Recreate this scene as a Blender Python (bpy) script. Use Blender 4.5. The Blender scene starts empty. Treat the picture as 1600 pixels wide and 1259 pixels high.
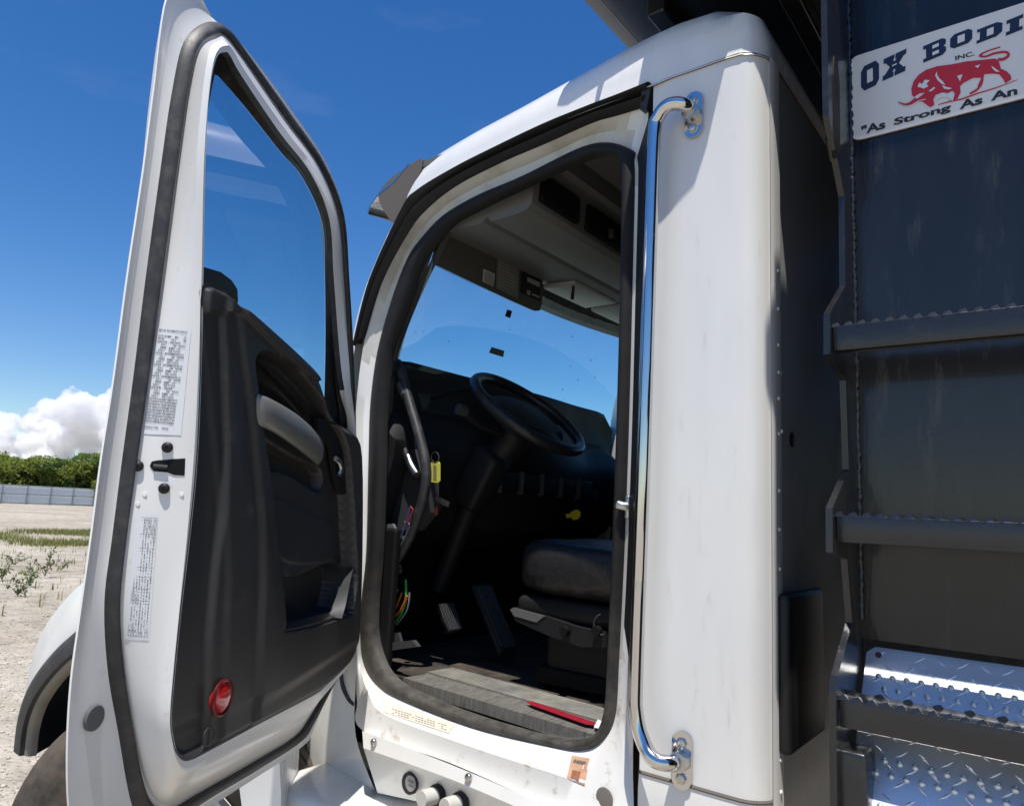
import bpy, bmesh, math, random
import numpy as np
from mathutils import Vector, Matrix

random.seed(7); rng = np.random.default_rng(7)
sc = bpy.context.scene
COL = sc.collection

# ------------------------------------------------------------------ camera
EYE = 1.65                                  # metres above the gravel
FPX = 1130.0                                # focal length for a 1600 px wide frame
YAW, PITCH, ROLL = math.radians(52), math.radians(8.5), math.radians(2.8)
F0 = np.array([-math.cos(YAW), math.sin(YAW), 0]); R0 = np.array([math.sin(YAW), math.cos(YAW), 0]); ZZ = np.array([0, 0, 1.0])
FW = F0*math.cos(PITCH)+ZZ*math.sin(PITCH); U0 = -F0*math.sin(PITCH)+ZZ*math.cos(PITCH)
RT = R0*math.cos(ROLL)+U0*math.sin(ROLL); UP = -R0*math.sin(ROLL)+U0*math.cos(ROLL)
CAM = np.array([0, 0, EYE])
cd = bpy.data.cameras.new('camera'); co = bpy.data.objects.new('camera', cd); COL.objects.link(co)
M = Matrix((RT.tolist(), UP.tolist(), (-FW).tolist())).transposed().to_4x4(); M.translation = Vector(CAM)
co.matrix_world = M; cd.lens = 36*FPX/1600; cd.sensor_width = 36; cd.clip_start = .02; cd.clip_end = 20000
sc.camera = co

# ------------------------------------------------------------------ sky, sun, exposure
SUN = np.array([0.165, -0.27, 0.95]); SUN = SUN/np.linalg.norm(SUN)
EL = math.asin(SUN[2]); AZ = math.atan2(SUN[0], SUN[1])
w = bpy.data.worlds.new('World'); sc.world = w; w.use_nodes = True
nt = w.node_tree; nd = nt.nodes; nd.clear()
out = nd.new('ShaderNodeOutputWorld'); bg = nd.new('ShaderNodeBackground'); sky = nd.new('ShaderNodeTexSky')
sky.sky_type = 'NISHITA'; sky.sun_disc = False; sky.sun_elevation = EL; sky.sun_rotation = AZ
sky.altitude = 0; sky.air_density = 1.0; sky.dust_density = 0.3; sky.ozone_density = 3.0
bg.inputs[1].default_value = 0.13
# thin high cloud: soft streaks spread over the whole sky
tc = nd.new('ShaderNodeTexCoord'); mp = nd.new('ShaderNodeMapping'); mp.inputs['Scale'].default_value = (1.6, 2.2, 7.0)
mp.inputs['Location'].default_value = (3.1, .4, .2)
nz = nd.new('ShaderNodeTexNoise'); nz.inputs['Scale'].default_value = 1.6; nz.inputs['Detail'].default_value = 6; nz.inputs['Roughness'].default_value = .55
cr = nd.new('ShaderNodeValToRGB'); cr.color_ramp.elements[0].position = .56; cr.color_ramp.elements[1].position = .85
cr.color_ramp.elements[1].color = (.08, .08, .08, 1)
mx = nd.new('ShaderNodeMix'); mx.data_type = 'RGBA'; mx.inputs[7].default_value = (6.5, 6.9, 7.2, 1)
nt.links.new(tc.outputs['Generated'], mp.inputs[0]); nt.links.new(mp.outputs[0], nz.inputs['Vector']); nt.links.new(nz.outputs['Fac'], cr.inputs[0])
nt.links.new(cr.outputs[0], mx.inputs[0]); hs = nd.new('ShaderNodeHueSaturation'); hs.inputs['Hue'].default_value = .508; hs.inputs['Saturation'].default_value = 1.34; hs.inputs['Value'].default_value = .92; nt.links.new(sky.outputs[0], hs.inputs['Color']); nt.links.new(hs.outputs[0], mx.inputs[6]); nt.links.new(mx.outputs[2], bg.inputs[0]); nt.links.new(bg.outputs[0], out.inputs[0])
sl = bpy.data.lights.new('sun', 'SUN'); sl.energy = 4.9; sl.angle = math.radians(.53); sl.color = (1, .955, .89)
so = bpy.data.objects.new('sun', sl); COL.objects.link(so); so.rotation_euler = Vector(SUN).to_track_quat('Z', 'Y').to_euler()
so.location = (0, -6, 9)
vs = sc.view_settings; vs.view_transform = 'Standard'; vs.look = 'None'; vs.exposure = 0.24; vs.gamma = 1; vs.use_curve_mapping = False
sc.cycles.max_bounces = 10; sc.cycles.volume_bounces = 10; sc.cycles.transparent_max_bounces = 12; sc.cycles.caustics_reflective = False; sc.cycles.caustics_refractive = False

# ------------------------------------------------------------------ survey helpers: a photo measurement laid on a real plane of the truck
def ray(x, y): return FW*FPX+RT*(x-800)+UP*(629.5-y)
def on(x, y, p0, n):
    d = ray(x, y); return CAM+d*(((p0-CAM)@n)/(d@n))
T5 = math.radians(5)
NS = np.array([math.sin(T5), math.cos(T5), 0]); PS = np.array([-.763, 1.435, 0])     # the cab side at the doorway (tapers forward)
XA, YA = np.array([1., 0, 0]), np.array([0, 1., 0])
def S(x, y, o=0.): return on(x, y, PS+NS*o, NS)
def Yp(x, y, v): return on(x, y, YA*v, YA)
def Xp(x, y, v): return on(x, y, XA*v, XA)
def Zp(x, y, v): return on(x, y, ZZ*v, ZZ)
AL = math.radians(65)                                                                # the open door
HG = np.array([-1.783, 1.524, 0]); DU = np.array([math.cos(AL), -math.sin(AL), 0]); DN = np.array([math.sin(AL), math.cos(AL), 0])
def Dp(x, y, w_=0.): return on(x, y, HG+DN*w_, DN)
def duv(p): return np.array([(p-HG)@DU, p[2]])
def DW(u, z, w_): return HG+DU*u+DN*w_+ZZ*z

# ------------------------------------------------------------------ materials
MATS = {}
def nn(t, k, **kw):
    n = t.nodes.new(k)
    for a, b in kw.items(): setattr(n, a, b)
    return n
def mat(name, col, rough=.5, metal=0, coat=0, spec=.5, var=0, vscale=6, dirt=None, damt=0, dscale=5, dlo=.5, dhi=.75, bump=0, bscale=200, rvar=0, stretch=None, bdist=.002, trans=None):
    m = bpy.data.materials.new(name); m.use_nodes = True; t = m.node_tree; b = t.nodes['Principled BSDF']
    b.inputs['Base Color'].default_value = (*col, 1); b.inputs['Roughness'].default_value = rough; b.inputs['Metallic'].default_value = metal
    b.inputs['Coat Weight'].default_value = coat; b.inputs['Coat Roughness'].default_value = .06; b.inputs['Specular IOR Level'].default_value = spec
    L = t.links.new; cout = None
    if var or dirt or bump or rvar:
        tx = nn(t, 'ShaderNodeTexCoord'); mpn = nn(t, 'ShaderNodeMapping'); L(tx.outputs['Object'], mpn.inputs[0])
        if stretch: mpn.inputs['Scale'].default_value = stretch
    if var:
        n = nn(t, 'ShaderNodeTexNoise'); n.inputs['Scale'].default_value = vscale; n.inputs['Detail'].default_value = 5; L(mpn.outputs[0], n.inputs['Vector'])
        r = nn(t, 'ShaderNodeMapRange'); r.inputs[1].default_value = .3; r.inputs[2].default_value = .7; r.inputs[3].default_value = 1-var; r.inputs[4].default_value = 1+var
        L(n.outputs['Fac'], r.inputs[0]); v = nn(t, 'ShaderNodeVectorMath', operation='SCALE'); v.inputs[0].default_value = col; L(r.outputs[0], v.inputs[3]); cout = v.outputs[0]
    if dirt:
        n = nn(t, 'ShaderNodeTexNoise'); n.inputs['Scale'].default_value = dscale; n.inputs['Detail'].default_value = 9; n.inputs['Roughness'].default_value = .68; L(mpn.outputs[0], n.inputs['Vector'])
        r = nn(t, 'ShaderNodeMapRange'); r.inputs[1].default_value = dlo; r.inputs[2].default_value = dhi; r.inputs[4].default_value = damt; L(n.outputs['Fac'], r.inputs[0])
        x = nn(t, 'ShaderNodeMix', data_type='RGBA'); L(r.outputs[0], x.inputs[0]); x.inputs[6].default_value = (*col, 1)
        if cout: L(cout, x.inputs[6])
        x.inputs[7].default_value = (*dirt, 1); cout = x.outputs[2]
        rr = nn(t, 'ShaderNodeMapRange'); rr.inputs[3].default_value = rough; rr.inputs[4].default_value = .85; L(r.outputs[0], rr.inputs[0]); L(rr.outputs[0], b.inputs['Roughness'])
    if cout: L(cout, b.inputs['Base Color'])
    if rvar and not dirt:
        n = nn(t, 'ShaderNodeTexNoise'); n.inputs['Scale'].default_value = 14; n.inputs['Detail'].default_value = 6; L(mpn.outputs[0], n.inputs['Vector'])
        r = nn(t, 'ShaderNodeMapRange'); r.inputs[3].default_value = max(.02, rough-rvar); r.inputs[4].default_value = rough+rvar; L(n.outputs['Fac'], r.inputs[0]); L(r.outputs[0], b.inputs['Roughness'])
    if bump:
        n = nn(t, 'ShaderNodeTexNoise'); n.inputs['Scale'].default_value = bscale; n.inputs['Detail'].default_value = 3; L(mpn.outputs[0], n.inputs['Vector'])
        bp = nn(t, 'ShaderNodeBump'); bp.inputs['Strength'].default_value = bump; bp.inputs['Distance'].default_value = bdist; L(n.outputs['Fac'], bp.inputs['Height']); L(bp.outputs[0], b.inputs['Normal'])
    MATS[name] = m; return m
WHITE = mat('white_paint', (.77, .765, .735), .26, coat=.35, var=.035, vscale=2.5, stretch=(4, 4, .8), dirt=(.44, .41, .35), damt=.45, dscale=14, dlo=.58, dhi=.80, bump=.06, bscale=90, bdist=.001)
JAMB = mat('door_jamb_paint', (.77, .765, .74), .3, coat=.25, var=.03, dirt=(.42, .38, .31), damt=.55, dscale=24, dlo=.63, dhi=.78, bump=.06, bscale=90, bdist=.001)
DUSTY = mat('dusty_flange_paint', (.60, .60, .55), .4, dirt=(.34, .30, .23), damt=.75, dscale=7, dlo=.45, dhi=.72)
SILLP = mat('soiled_sill_paint', (.72, .71, .68), .32, coat=.15, dirt=(.30, .21, .12), damt=.9, dscale=19, dlo=.56, dhi=.74)
RUBBER = mat('door_rubber', (.022, .022, .024), .5, dirt=(.11, .10, .09), damt=.5, dscale=26, dlo=.48, dhi=.75, bump=.15, bscale=160)
RUBD = mat('dusty_sill_rubber', (.045, .045, .047), .6, stretch=(6, 1.2, 1), dirt=(.24, .225, .19), damt=.8, dscale=22, dlo=.25, dhi=.75, bump=.3, bscale=120)
def dusty_low(name, col, dust, z0, z1):
    m = mat(name, col, .5, spec=.25, dirt=dust, damt=.8, dscale=22, dlo=.2, dhi=.85, bump=.2, bscale=140); t = m.node_tree; L = t.links.new
    g = nn(t, 'ShaderNodeNewGeometry'); s = nn(t, 'ShaderNodeSeparateXYZ'); L(g.outputs['Position'], s.inputs[0]); r = nn(t, 'ShaderNodeMapRange'); r.inputs[1].default_value = z0; r.inputs[2].default_value = z1; r.inputs[3].default_value = .95; r.inputs[4].default_value = .10; L(s.outputs[2], r.inputs[0])
    x = [n for n in t.nodes if n.type == 'MIX'][0]; src = x.inputs[0].links[0].from_socket; mu = nn(t, 'ShaderNodeMath', operation='MULTIPLY'); L(src, mu.inputs[0]); L(r.outputs[0], mu.inputs[1]); L(mu.outputs[0], x.inputs[0]); return m
RUBO = dusty_low('opening_seal_rubber', (.008, .008, .009), (.19, .175, .15), 1.12, 1.5)   # road dust settles low on the seal
BLACKR = mat('black_rubber', (.011, .011, .0115), .5, spec=.35, bump=.1, bscale=150)
TRIM = mat('door_trim_plastic', (.028, .028, .029), .5, var=.12, vscale=4, dirt=(.12, .115, .105), damt=.5, dscale=11, dlo=.58, dhi=.82, bump=.25, bscale=900, bdist=.0006)
TRIMG = mat('door_insert_plastic', (.052, .053, .055), .6, var=.08, bump=.25, bscale=900, bdist=.0006)
PULL = mat('silver_plastic', (.17, .175, .17), .38, metal=.25, bump=.05, bscale=700)
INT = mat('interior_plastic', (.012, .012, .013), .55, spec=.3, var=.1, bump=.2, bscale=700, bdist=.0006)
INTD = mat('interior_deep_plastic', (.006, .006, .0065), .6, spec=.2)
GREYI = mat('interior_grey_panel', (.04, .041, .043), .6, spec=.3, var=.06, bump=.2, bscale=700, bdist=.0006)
LINER = mat('headliner_fabric', (.12, .12, .118), .9, var=.06, bump=.5, bscale=420)
CONS = mat('overhead_plastic', (.14, .145, .14), .6, var=.05, bump=.15, bscale=700, bdist=.0006)
VISOR = mat('visor_vinyl', (.055, .052, .046), .6, var=.05, bump=.3, bscale=600, bdist=.0006)
FLOOR = mat('cab_floor_mat', (.03, .027, .025), .85, spec=.2, dirt=(.13, .10, .072), damt=.8, dscale=7, dlo=.4, dhi=.7, bump=.5, bscale=90)
SILLM = mat('worn_sill_metal', (.16, .16, .15), .55, metal=.2, dirt=(.32, .30, .25), damt=.9, dscale=11, dlo=.35, dhi=.65, bump=.25, bscale=120)
LEATH = mat('seat_vinyl', (.019, .019, .02), .36, spec=.4, bump=.6, bscale=38, bdist=.006, rvar=.12)
CHROME = mat('chrome', (.62, .615, .61), .11, metal=1, dirt=(.35, .29, .22), damt=.35, dscale=20, dlo=.6, dhi=.8)
STEEL = mat('plain_steel', (.5, .49, .47), .3, metal=1, rvar=.1)
NAVY = mat('black_body_paint', (.011, .0115, .013), .2, coat=.25, spec=.4, var=.25, vscale=3, stretch=(5, 5, .9), dirt=(.085, .08, .072), damt=.4, dscale=7, dlo=.56, dhi=.85, bump=.12, bscale=38, bdist=.003)
BLKP = mat('black_bracket_paint', (.012, .0125, .0145), .28, coat=.2, bump=.25, bscale=160, dirt=(.07, .066, .06), damt=.3, dscale=18, dlo=.55, dhi=.8)
ALU = mat('tread_plate_aluminium', (.74, .75, .76), .40, metal=.7, rvar=.12, bump=.1, bscale=300)
SIGNW = mat('sign_white', (.74, .74, .72), .35, var=.03, dirt=(.38, .36, .32), damt=.3, dscale=20, dlo=.6, dhi=.85)
SIGNN = mat('sign_navy', (.012, .02, .05), .4)
SIGNR = mat('sign_red', (.52, .02, .028), .4)
SIGNK = mat('sign_black', (.02, .02, .024), .45)
SIGNH = mat('sign_pale', (.70, .72, .76), .4)
PAPER = mat('label_film', (.74, .76, .77), .4)
INK = mat('label_ink', (.13, .13, .14), .6)
PAPERY = mat('yellowed_label', (.63, .59, .50), .5, dirt=(.5, .36, .25), damt=.6, dscale=25)
ORANGE = mat('orange_label', (.50, .30, .19), .5, dirt=(.30, .14, .08), damt=.7, dscale=40, dlo=.45, dhi=.7)
REDL = mat('reflector_red', (.50, .012, .015), .12, coat=.8)
REDD = mat('reflector_rim', (.10, .01, .01), .3)
REDT = mat('red_tape', (.27, .01, .024), .45, var=.15, vscale=60)
GREYP = mat('grey_plug', (.10, .10, .105), .5)
PLUGB = mat('brown_grey_plug', (.16, .14, .12), .55)
YEL = mat('yellow_tag_plastic', (.62, .60, .08), .4)
YEL2 = mat('yellow_plastic', (.70, .50, .03), .4)
WIRE = {k: mat('wire_'+k, c, .4) for k, c in dict(purple=(.10, .04, .22), red=(.4, .05, .03), green=(.03, .30, .07), orange=(.5, .13, .02), grey=(.2, .2, .2)).items()}
TYRE = mat('tyre_rubber', (.022, .021, .02), .75, dirt=(.12, .092, .065), damt=.85, dscale=9, dlo=.35, dhi=.62, bump=.4, bscale=60)
FLARE = mat('fender_flare_plastic', (.03, .03, .03), .6, dirt=(.13, .12, .10), damt=.6, dscale=8)
TANLIP = mat('dusty_inner_lip', (.26, .235, .19), .8, var=.15)
def glass(name, tint, refl_ior, rough=0.0, dust=0.03):
    m = bpy.data.materials.new(name); m.use_nodes = True; t = m.node_tree; t.nodes.clear(); L = t.links.new
    o = nn(t, 'ShaderNodeOutputMaterial'); tr = nn(t, 'ShaderNodeBsdfTransparent'); tr.inputs[0].default_value = (*tint, 1)
    g = nn(t, 'ShaderNodeBsdfGlossy'); g.inputs['Roughness'].default_value = rough; lw = nn(t, 'ShaderNodeLayerWeight'); pw = nn(t, 'ShaderNodeMath', operation='POWER'); L(lw.outputs['Facing'], pw.inputs[0]); pw.inputs[1].default_value = 4.0; lw.inputs[0].default_value = .5
    fr = nn(t, 'ShaderNodeMapRange'); fr.inputs[3].default_value = refl_ior; fr.inputs[4].default_value = 1.0; L(pw.outputs[0], fr.inputs[0])          # two-sided Fresnel of a pane
    x = nn(t, 'ShaderNodeMixShader'); L(fr.outputs[0], x.inputs[0]); L(tr.outputs[0], x.inputs[1]); L(g.outputs[0], x.inputs[2])
    df = nn(t, 'ShaderNodeBsdfDiffuse'); df.inputs[0].default_value = (.5, .48, .44, 1); x2 = nn(t, 'ShaderNodeMixShader')
    n = nn(t, 'ShaderNodeTexNoise'); n.inputs['Scale'].default_value = 5; n.inputs['Detail'].default_value = 8; tx = nn(t, 'ShaderNodeTexCoord'); L(tx.outputs['Object'], n.inputs['Vector'])
    r = nn(t, 'ShaderNodeMapRange'); r.inputs[1].default_value = .4; r.inputs[2].default_value = .8; r.inputs[4].default_value = dust; L(n.outputs['Fac'], r.inputs[0]); L(r.outputs[0], x2.inputs[0])
    L(x.outputs[0], x2.inputs[1]); L(df.outputs[0], x2.inputs[2]); L(x2.outputs[0], o.inputs[0]); MATS[name] = m; return m
GLASS = glass('door_glass', (.66, .88, .93), .13)
WSG = glass('windshield_glass', (.70, .93, .97), .06)

# ------------------------------------------------------------------ mesh helpers
def parent_to(o, p):
    if p is None: return
    o.parent = p; o.matrix_parent_inverse = Matrix.Translation(-Vector(p['_base'])) if '_base' in p else Matrix.Identity(4)
def mk(name, V, Fc, m, parent=None, smooth=40, kind=None, label=None):
    me = bpy.data.meshes.new(name); me.from_pydata([tuple(map(float, v)) for v in V], [], Fc); me.update()
    bm = bmesh.new(); bm.from_mesh(me); bmesh.ops.recalc_face_normals(bm, faces=bm.faces); bm.to_mesh(me); bm.free()
    if smooth:
        me.polygons.foreach_set('use_smooth', [True]*len(me.polygons)); me.set_sharp_from_angle(angle=math.radians(smooth))
    o = bpy.data.objects.new(name, me); COL.objects.link(o)
    for mm in (m if isinstance(m, (list, tuple)) else [m]): me.materials.append(mm)
    parent_to(o, parent)
    if kind: o['kind'] = kind
    if label: o['label'] = label
    return o
def link_copy(src, mw, parent, name=None):
    o = src.copy(); COL.objects.link(o); o.parent = None; o.matrix_world = mw; parent_to(o, parent); return o
def crv(P, n, closed=False):
    """Catmull-Rom through P (k x d) with n steps per span."""
    P = np.array(P, float); k = len(P); res = []
    for i in range(k if closed else k-1):
        a, b, c, d = (P[(i+j) % k] if closed else P[min(max(i+j, 0), k-1)] for j in (-1, 0, 1, 2))
        for s in range(n):
            t = s/n; res.append(.5*((2*b)+(c-a)*t+(2*a-5*b+4*c-d)*t*t+(3*b-a-3*c+d)*t**3))
    if not closed: res.append(P[-1])
    return np.array(res)
def loft(loops, close_u=False, close_v=False):
    n = len(loops[0]); V = [p for l in loops for p in l]; Fc = []; k = len(loops)
    for i in range(k if close_v else k-1):
        for j in range(n if close_u else n-1):
            a = i*n+j; b = i*n+(j+1) % n; i2 = (i+1) % k; Fc.append((a, b, i2*n+(j+1) % n, i2*n+j))
    return V, Fc
def tube(P, r, seg=10, closed=False, caps=True):
    P = np.array(P, float); k = len(P); rr = np.broadcast_to(np.array(r, float), (k,)); loops = []
    tn = np.roll(P, -1, 0)-np.roll(P, 1, 0)
    if not closed: tn[0] = P[1]-P[0]; tn[-1] = P[-1]-P[-2]
    tn /= np.linalg.norm(tn, axis=1)[:, None]
    ref = ZZ if abs(tn[0] @ ZZ) < .9 else XA; nrm = np.cross(tn[0], ref); nrm /= np.linalg.norm(nrm)
    for i in range(k):
        nrm = nrm-tn[i]*(nrm @ tn[i]); nrm /= np.linalg.norm(nrm); bn = np.cross(tn[i], nrm)
        loops.append([P[i]+rr[i]*(math.cos(a)*nrm+math.sin(a)*bn) for a in np.linspace(0, 2*math.pi, seg, endpoint=False)])
    V, Fc = loft(loops, True, closed)
    if caps and not closed: Fc += [tuple(range(seg)), tuple(range((k-1)*seg, k*seg))]
    return V, Fc
def joinm(*ms):
    V = []; Fc = []
    for v, f in ms:
        o = len(V); V += list(v); Fc += [tuple(i+o for i in q) for q in f]
    return V, Fc
def boxm(c, s, ax=(XA, YA, ZZ), bev=0.0):
    """box as a bevelled mesh (vertices, faces)"""
    bm = bmesh.new(); bmesh.ops.create_cube(bm, size=1)
    for v in bm.verts: v.co = Vector((v.co.x*s[0], v.co.y*s[1], v.co.z*s[2]))
    if bev: bmesh.ops.bevel(bm, geom=list(bm.edges), offset=bev, segments=3, affect='EDGES', profile=.5)
    bm.verts.index_update()
    V = [np.array(c)+np.array(ax[0])*v.co.x+np.array(ax[1])*v.co.y+np.array(ax[2])*v.co.z for v in bm.verts]; Fc = [tuple(v.index for v in f.verts) for f in bm.faces]; bm.free()
    return V, Fc
def prism(P, off):
    P = np.array(P, float); n = len(P); off = np.array(off); V = list(P)+list(P+off)
    return V, [tuple(range(n)), tuple(range(n, 2*n))]+[(i, (i+1) % n, n+(i+1) % n, n+i) for i in range(n)]
def extr(prof, y0, y1, n=1, bow=None, cap=True):
    """profile of (x, z) carried across the cab from y0 to y1"""
    loops = []
    for i in range(n+1):
        y = y0+(y1-y0)*i/n; b = bow(i/n) if bow else 0
        loops.append([np.array([x+b, y, z]) for x, z in prof])
    V, Fc = loft(loops); k = len(prof)
    if cap: Fc += [tuple(range(k)), tuple(range(n*k, n*k+k))]
    return V, Fc
def discm(c, nrm, r, h, seg=24, dome=0., ax=None, r2=None):
    """short capped cylinder, optionally domed, along nrm"""
    nrm = np.array(nrm, float)/np.linalg.norm(nrm); a = np.cross(nrm, ZZ if abs(nrm[2]) < .9 else XA); a /= np.linalg.norm(a); b = np.cross(nrm, a)
    if ax is not None: a, b = ax
    r2 = r2 or r; rings = [(1, 0), (1, h*.8), (.94, h)]
    if dome: rings += [(.75, h+dome*.5), (.45, h+dome*.85), (.15, h+dome)]
    loops = [[np.array(c)+nrm*hh+s*(a*r*math.cos(t)+b*r2*math.sin(t)) for t in np.linspace(0, 2*math.pi, seg, endpoint=False)] for s, hh in rings]
    V, Fc = loft(loops, True); k = len(loops); return V, Fc+[tuple(range((k-1)*seg, k*seg)), tuple(range(seg))]
def smooth01(x): x = np.clip(x, 0, 1); return x*x*(3-2*x)
def sdpoly(pts, poly):
    """signed distance, positive inside"""
    poly = np.array(poly); P = np.array(pts); d = np.full(len(P), 1e9); ins = np.zeros(len(P), bool)
    for i in range(len(poly)):
        a, b = poly[i], poly[(i+1) % len(poly)]; e = b-a; v = P-a
        t = np.clip((v @ e)/(e @ e), 0, 1); d = np.minimum(d, np.linalg.norm(v-t[:, None]*e, axis=1))
        c1 = (a[1] > P[:, 1]) != (b[1] > P[:, 1]); xi = a[0]+(P[:, 1]-a[1])*e[0]/(e[1] if abs(e[1]) > 1e-9 else 1e-9); ins ^= c1 & (P[:, 0] < xi)
    return np.where(ins, d, -d)
FONT_CACHE = {}
def text_mesh(s, size, bold=0.0, extr_=0.0, align='LEFT'):
    cu = bpy.data.curves.new('t', 'FONT'); cu.body = s; cu.size = size; cu.offset = bold; cu.extrude = extr_; cu.align_x = align; cu.resolution_u = 3
    o = bpy.data.objects.new('t', cu); COL.objects.link(o); dg = bpy.context.evaluated_depsgraph_get(); me = bpy.data.meshes.new_from_object(o.evaluated_get(dg))
    V = [np.array(v.co) for v in me.vertices]; Fc = [tuple(p.vertices) for p in me.polygons]
    bpy.data.objects.remove(o); bpy.data.curves.remove(cu); bpy.data.meshes.remove(me); return V, Fc
def place(mesh, o, ax, ay, an=None):
    an = np.cross(ax, ay) if an is None else an
    return [np.array(o)+ax*v[0]+ay*v[1]+an*v[2] for v in mesh[0]], mesh[1]
def thing(name, label, cat, base, group=None):
    e = bpy.data.objects.new(name, None); COL.objects.link(e); e.location = base; e['_base'] = list(map(float, base)); e['label'] = label; e['category'] = cat
    e.empty_display_size = .2
    if group: e['group'] = group
    return e
def tag(o, label, cat, group=None):
    o['label'] = label; o['category'] = cat
    if group: o['group'] = group
# ------------------------------------------------------------------ the yard
gm = bpy.data.materials.new('limestone_gravel'); gm.use_nodes = True; t = gm.node_tree; b = t.nodes['Principled BSDF']; L = t.links.new
tx = nn(t, 'ShaderNodeTexCoord'); v1 = nn(t, 'ShaderNodeTexVoronoi'); v1.inputs['Scale'].default_value = 26; v2 = nn(t, 'ShaderNodeTexVoronoi'); v2.inputs['Scale'].default_value = 60
n1 = nn(t, 'ShaderNodeTexNoise'); n1.inputs['Scale'].default_value = .22; n1.inputs['Detail'].default_value = 9; n1.inputs['Roughness'].default_value = .65
n2 = nn(t, 'ShaderNodeTexNoise'); n2.inputs['Scale'].default_value = 3.0; n2.inputs['Detail'].default_value = 8
for q in (v1, v2, n1, n2): L(tx.outputs['Object'], q.inputs['Vector'])
r1 = nn(t, 'ShaderNodeValToRGB'); e = r1.color_ramp.elements; e[0].position = 0; e[0].color = (.30, .26, .20, 1); e[1].position = 1; e[1].color = (.56, .505, .405, 1); L(v1.outputs['Color'], r1.inputs[0])
r2 = nn(t, 'ShaderNodeValToRGB'); e = r2.color_ramp.elements; e[0].position = .40; e[0].color = (.33, .27, .195, 1); e[1].position = .60; e[1].color = (.55, .49, .39, 1); L(n1.outputs['Fac'], r2.inputs[0])
mxx = nn(t, 'ShaderNodeMix', data_type='RGBA'); mxx.inputs[0].default_value = .55; L(r1.outputs[0], mxx.inputs[6]); L(r2.outputs[0], mxx.inputs[7])
r3 = nn(t, 'ShaderNodeMapRange'); r3.inputs[1].default_value = .3; r3.inputs[2].default_value = .7; r3.inputs[3].default_value = .72; r3.inputs[4].default_value = 1.15; L(n2.outputs['Fac'], r3.inputs[0])
sc_ = nn(t, 'ShaderNodeVectorMath', operation='SCALE'); L(mxx.outputs[2], sc_.inputs[0]); L(r3.outputs[0], sc_.inputs[3]); L(sc_.outputs[0], b.inputs['Base Color'])
b.inputs['Roughness'].default_value = .95
bp = nn(t, 'ShaderNodeBump'); bp.inputs['Strength'].default_value = .9; bp.inputs['Distance'].default_value = .02; bp.invert = True; L(v1.outputs['Distance'], bp.inputs['Height'])
bp2 = nn(t, 'ShaderNodeBump'); bp2.inputs['Strength'].default_value = .6; bp2.inputs['Distance'].default_value = .01; bp2.invert = True; L(v2.outputs['Distance'], bp2.inputs['Height']); L(bp.outputs[0], bp2.inputs['Normal']); L(bp2.outputs[0], b.inputs['Normal'])
GV = []; GF = []
xs = np.concatenate([[-6000, -1500, -400], np.arange(-140, 61, 4), [400, 1500, 6000]]); ys = np.concatenate([[-6000, -1500, -400], np.arange(-60, 141, 4), [400, 1500, 6000]])
for x in xs:
    for y in ys: GV.append((x, y, 0.10*(math.sin(x*.11+1)*math.sin(y*.09)) * (1 if 12 < math.hypot(x, y) < 75 else 0)-.0))
ny = len(ys)
for i in range(len(xs)-1):
    for j in range(ny-1): GF.append((i*ny+j, (i+1)*ny+j, (i+1)*ny+j+1, i*ny+j+1))
gr = mk('ground', GV, GF, gm); gr['kind'] = 'structure'
# loose stones lying on the gravel
def stone_field():
    N = 26000; base = np.array([(1, 0, 0), (-1, 0, 0), (0, 1, 0), (0, -1, 0), (0, 0, 1), (0, 0, -1)], float)
    tri = np.array([(0, 2, 4), (2, 1, 4), (1, 3, 4), (3, 0, 4), (2, 0, 5), (1, 2, 5), (3, 1, 5), (0, 3, 5)])
    r = 2.6+22*rng.random(N)**1.6; a = math.pi-.45+1.0*(rng.random(N)-.35)
    pos = np.stack([r*np.cos(a), -r*np.sin(a)*-1, np.zeros(N)], 1); pos[:, 1] = r*np.sin(math.pi-a)
    sz = .006+.016*rng.random(N)**2.2
    k = rng.random((N, 6, 1))*.5+.7; ang = rng.random(N)*6.28; c, s = np.cos(ang), np.sin(ang)
    V = base[None]*k*sz[:, None, None]*np.array([1, .8, .6]); X = V[:, :, 0]*c[:, None]-V[:, :, 1]*s[:, None]; Y = V[:, :, 0]*s[:, None]+V[:, :, 1]*c[:, None]
    V = np.stack([X, Y, V[:, :, 2]], 2)+pos[:, None, :]+np.array([0, 0, .004])
    me = bpy.data.meshes.new('loose_stones'); nv = N*6; nf = N*8
    me.vertices.add(nv); me.vertices.foreach_set('co', V.reshape(-1)); idx = (tri[None]+np.arange(N)[:, None, None]*6).reshape(-1)
    me.loops.add(nf*3); me.loops.foreach_set('vertex_index', idx); me.polygons.add(nf); me.polygons.foreach_set('loop_start', np.arange(nf)*3); me.update(calc_edges=True)
    o = bpy.data.objects.new('loose_stones', me); COL.objects.link(o)
    m = mat('loose_stone', (.52, .465, .37), .95, var=.35, vscale=30); me.materials.append(m); o['kind'] = 'stuff'; o['label'] = 'pale limestone gravel stones lying loose on the yard'; o['category'] = 'gravel'
stone_field()
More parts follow.
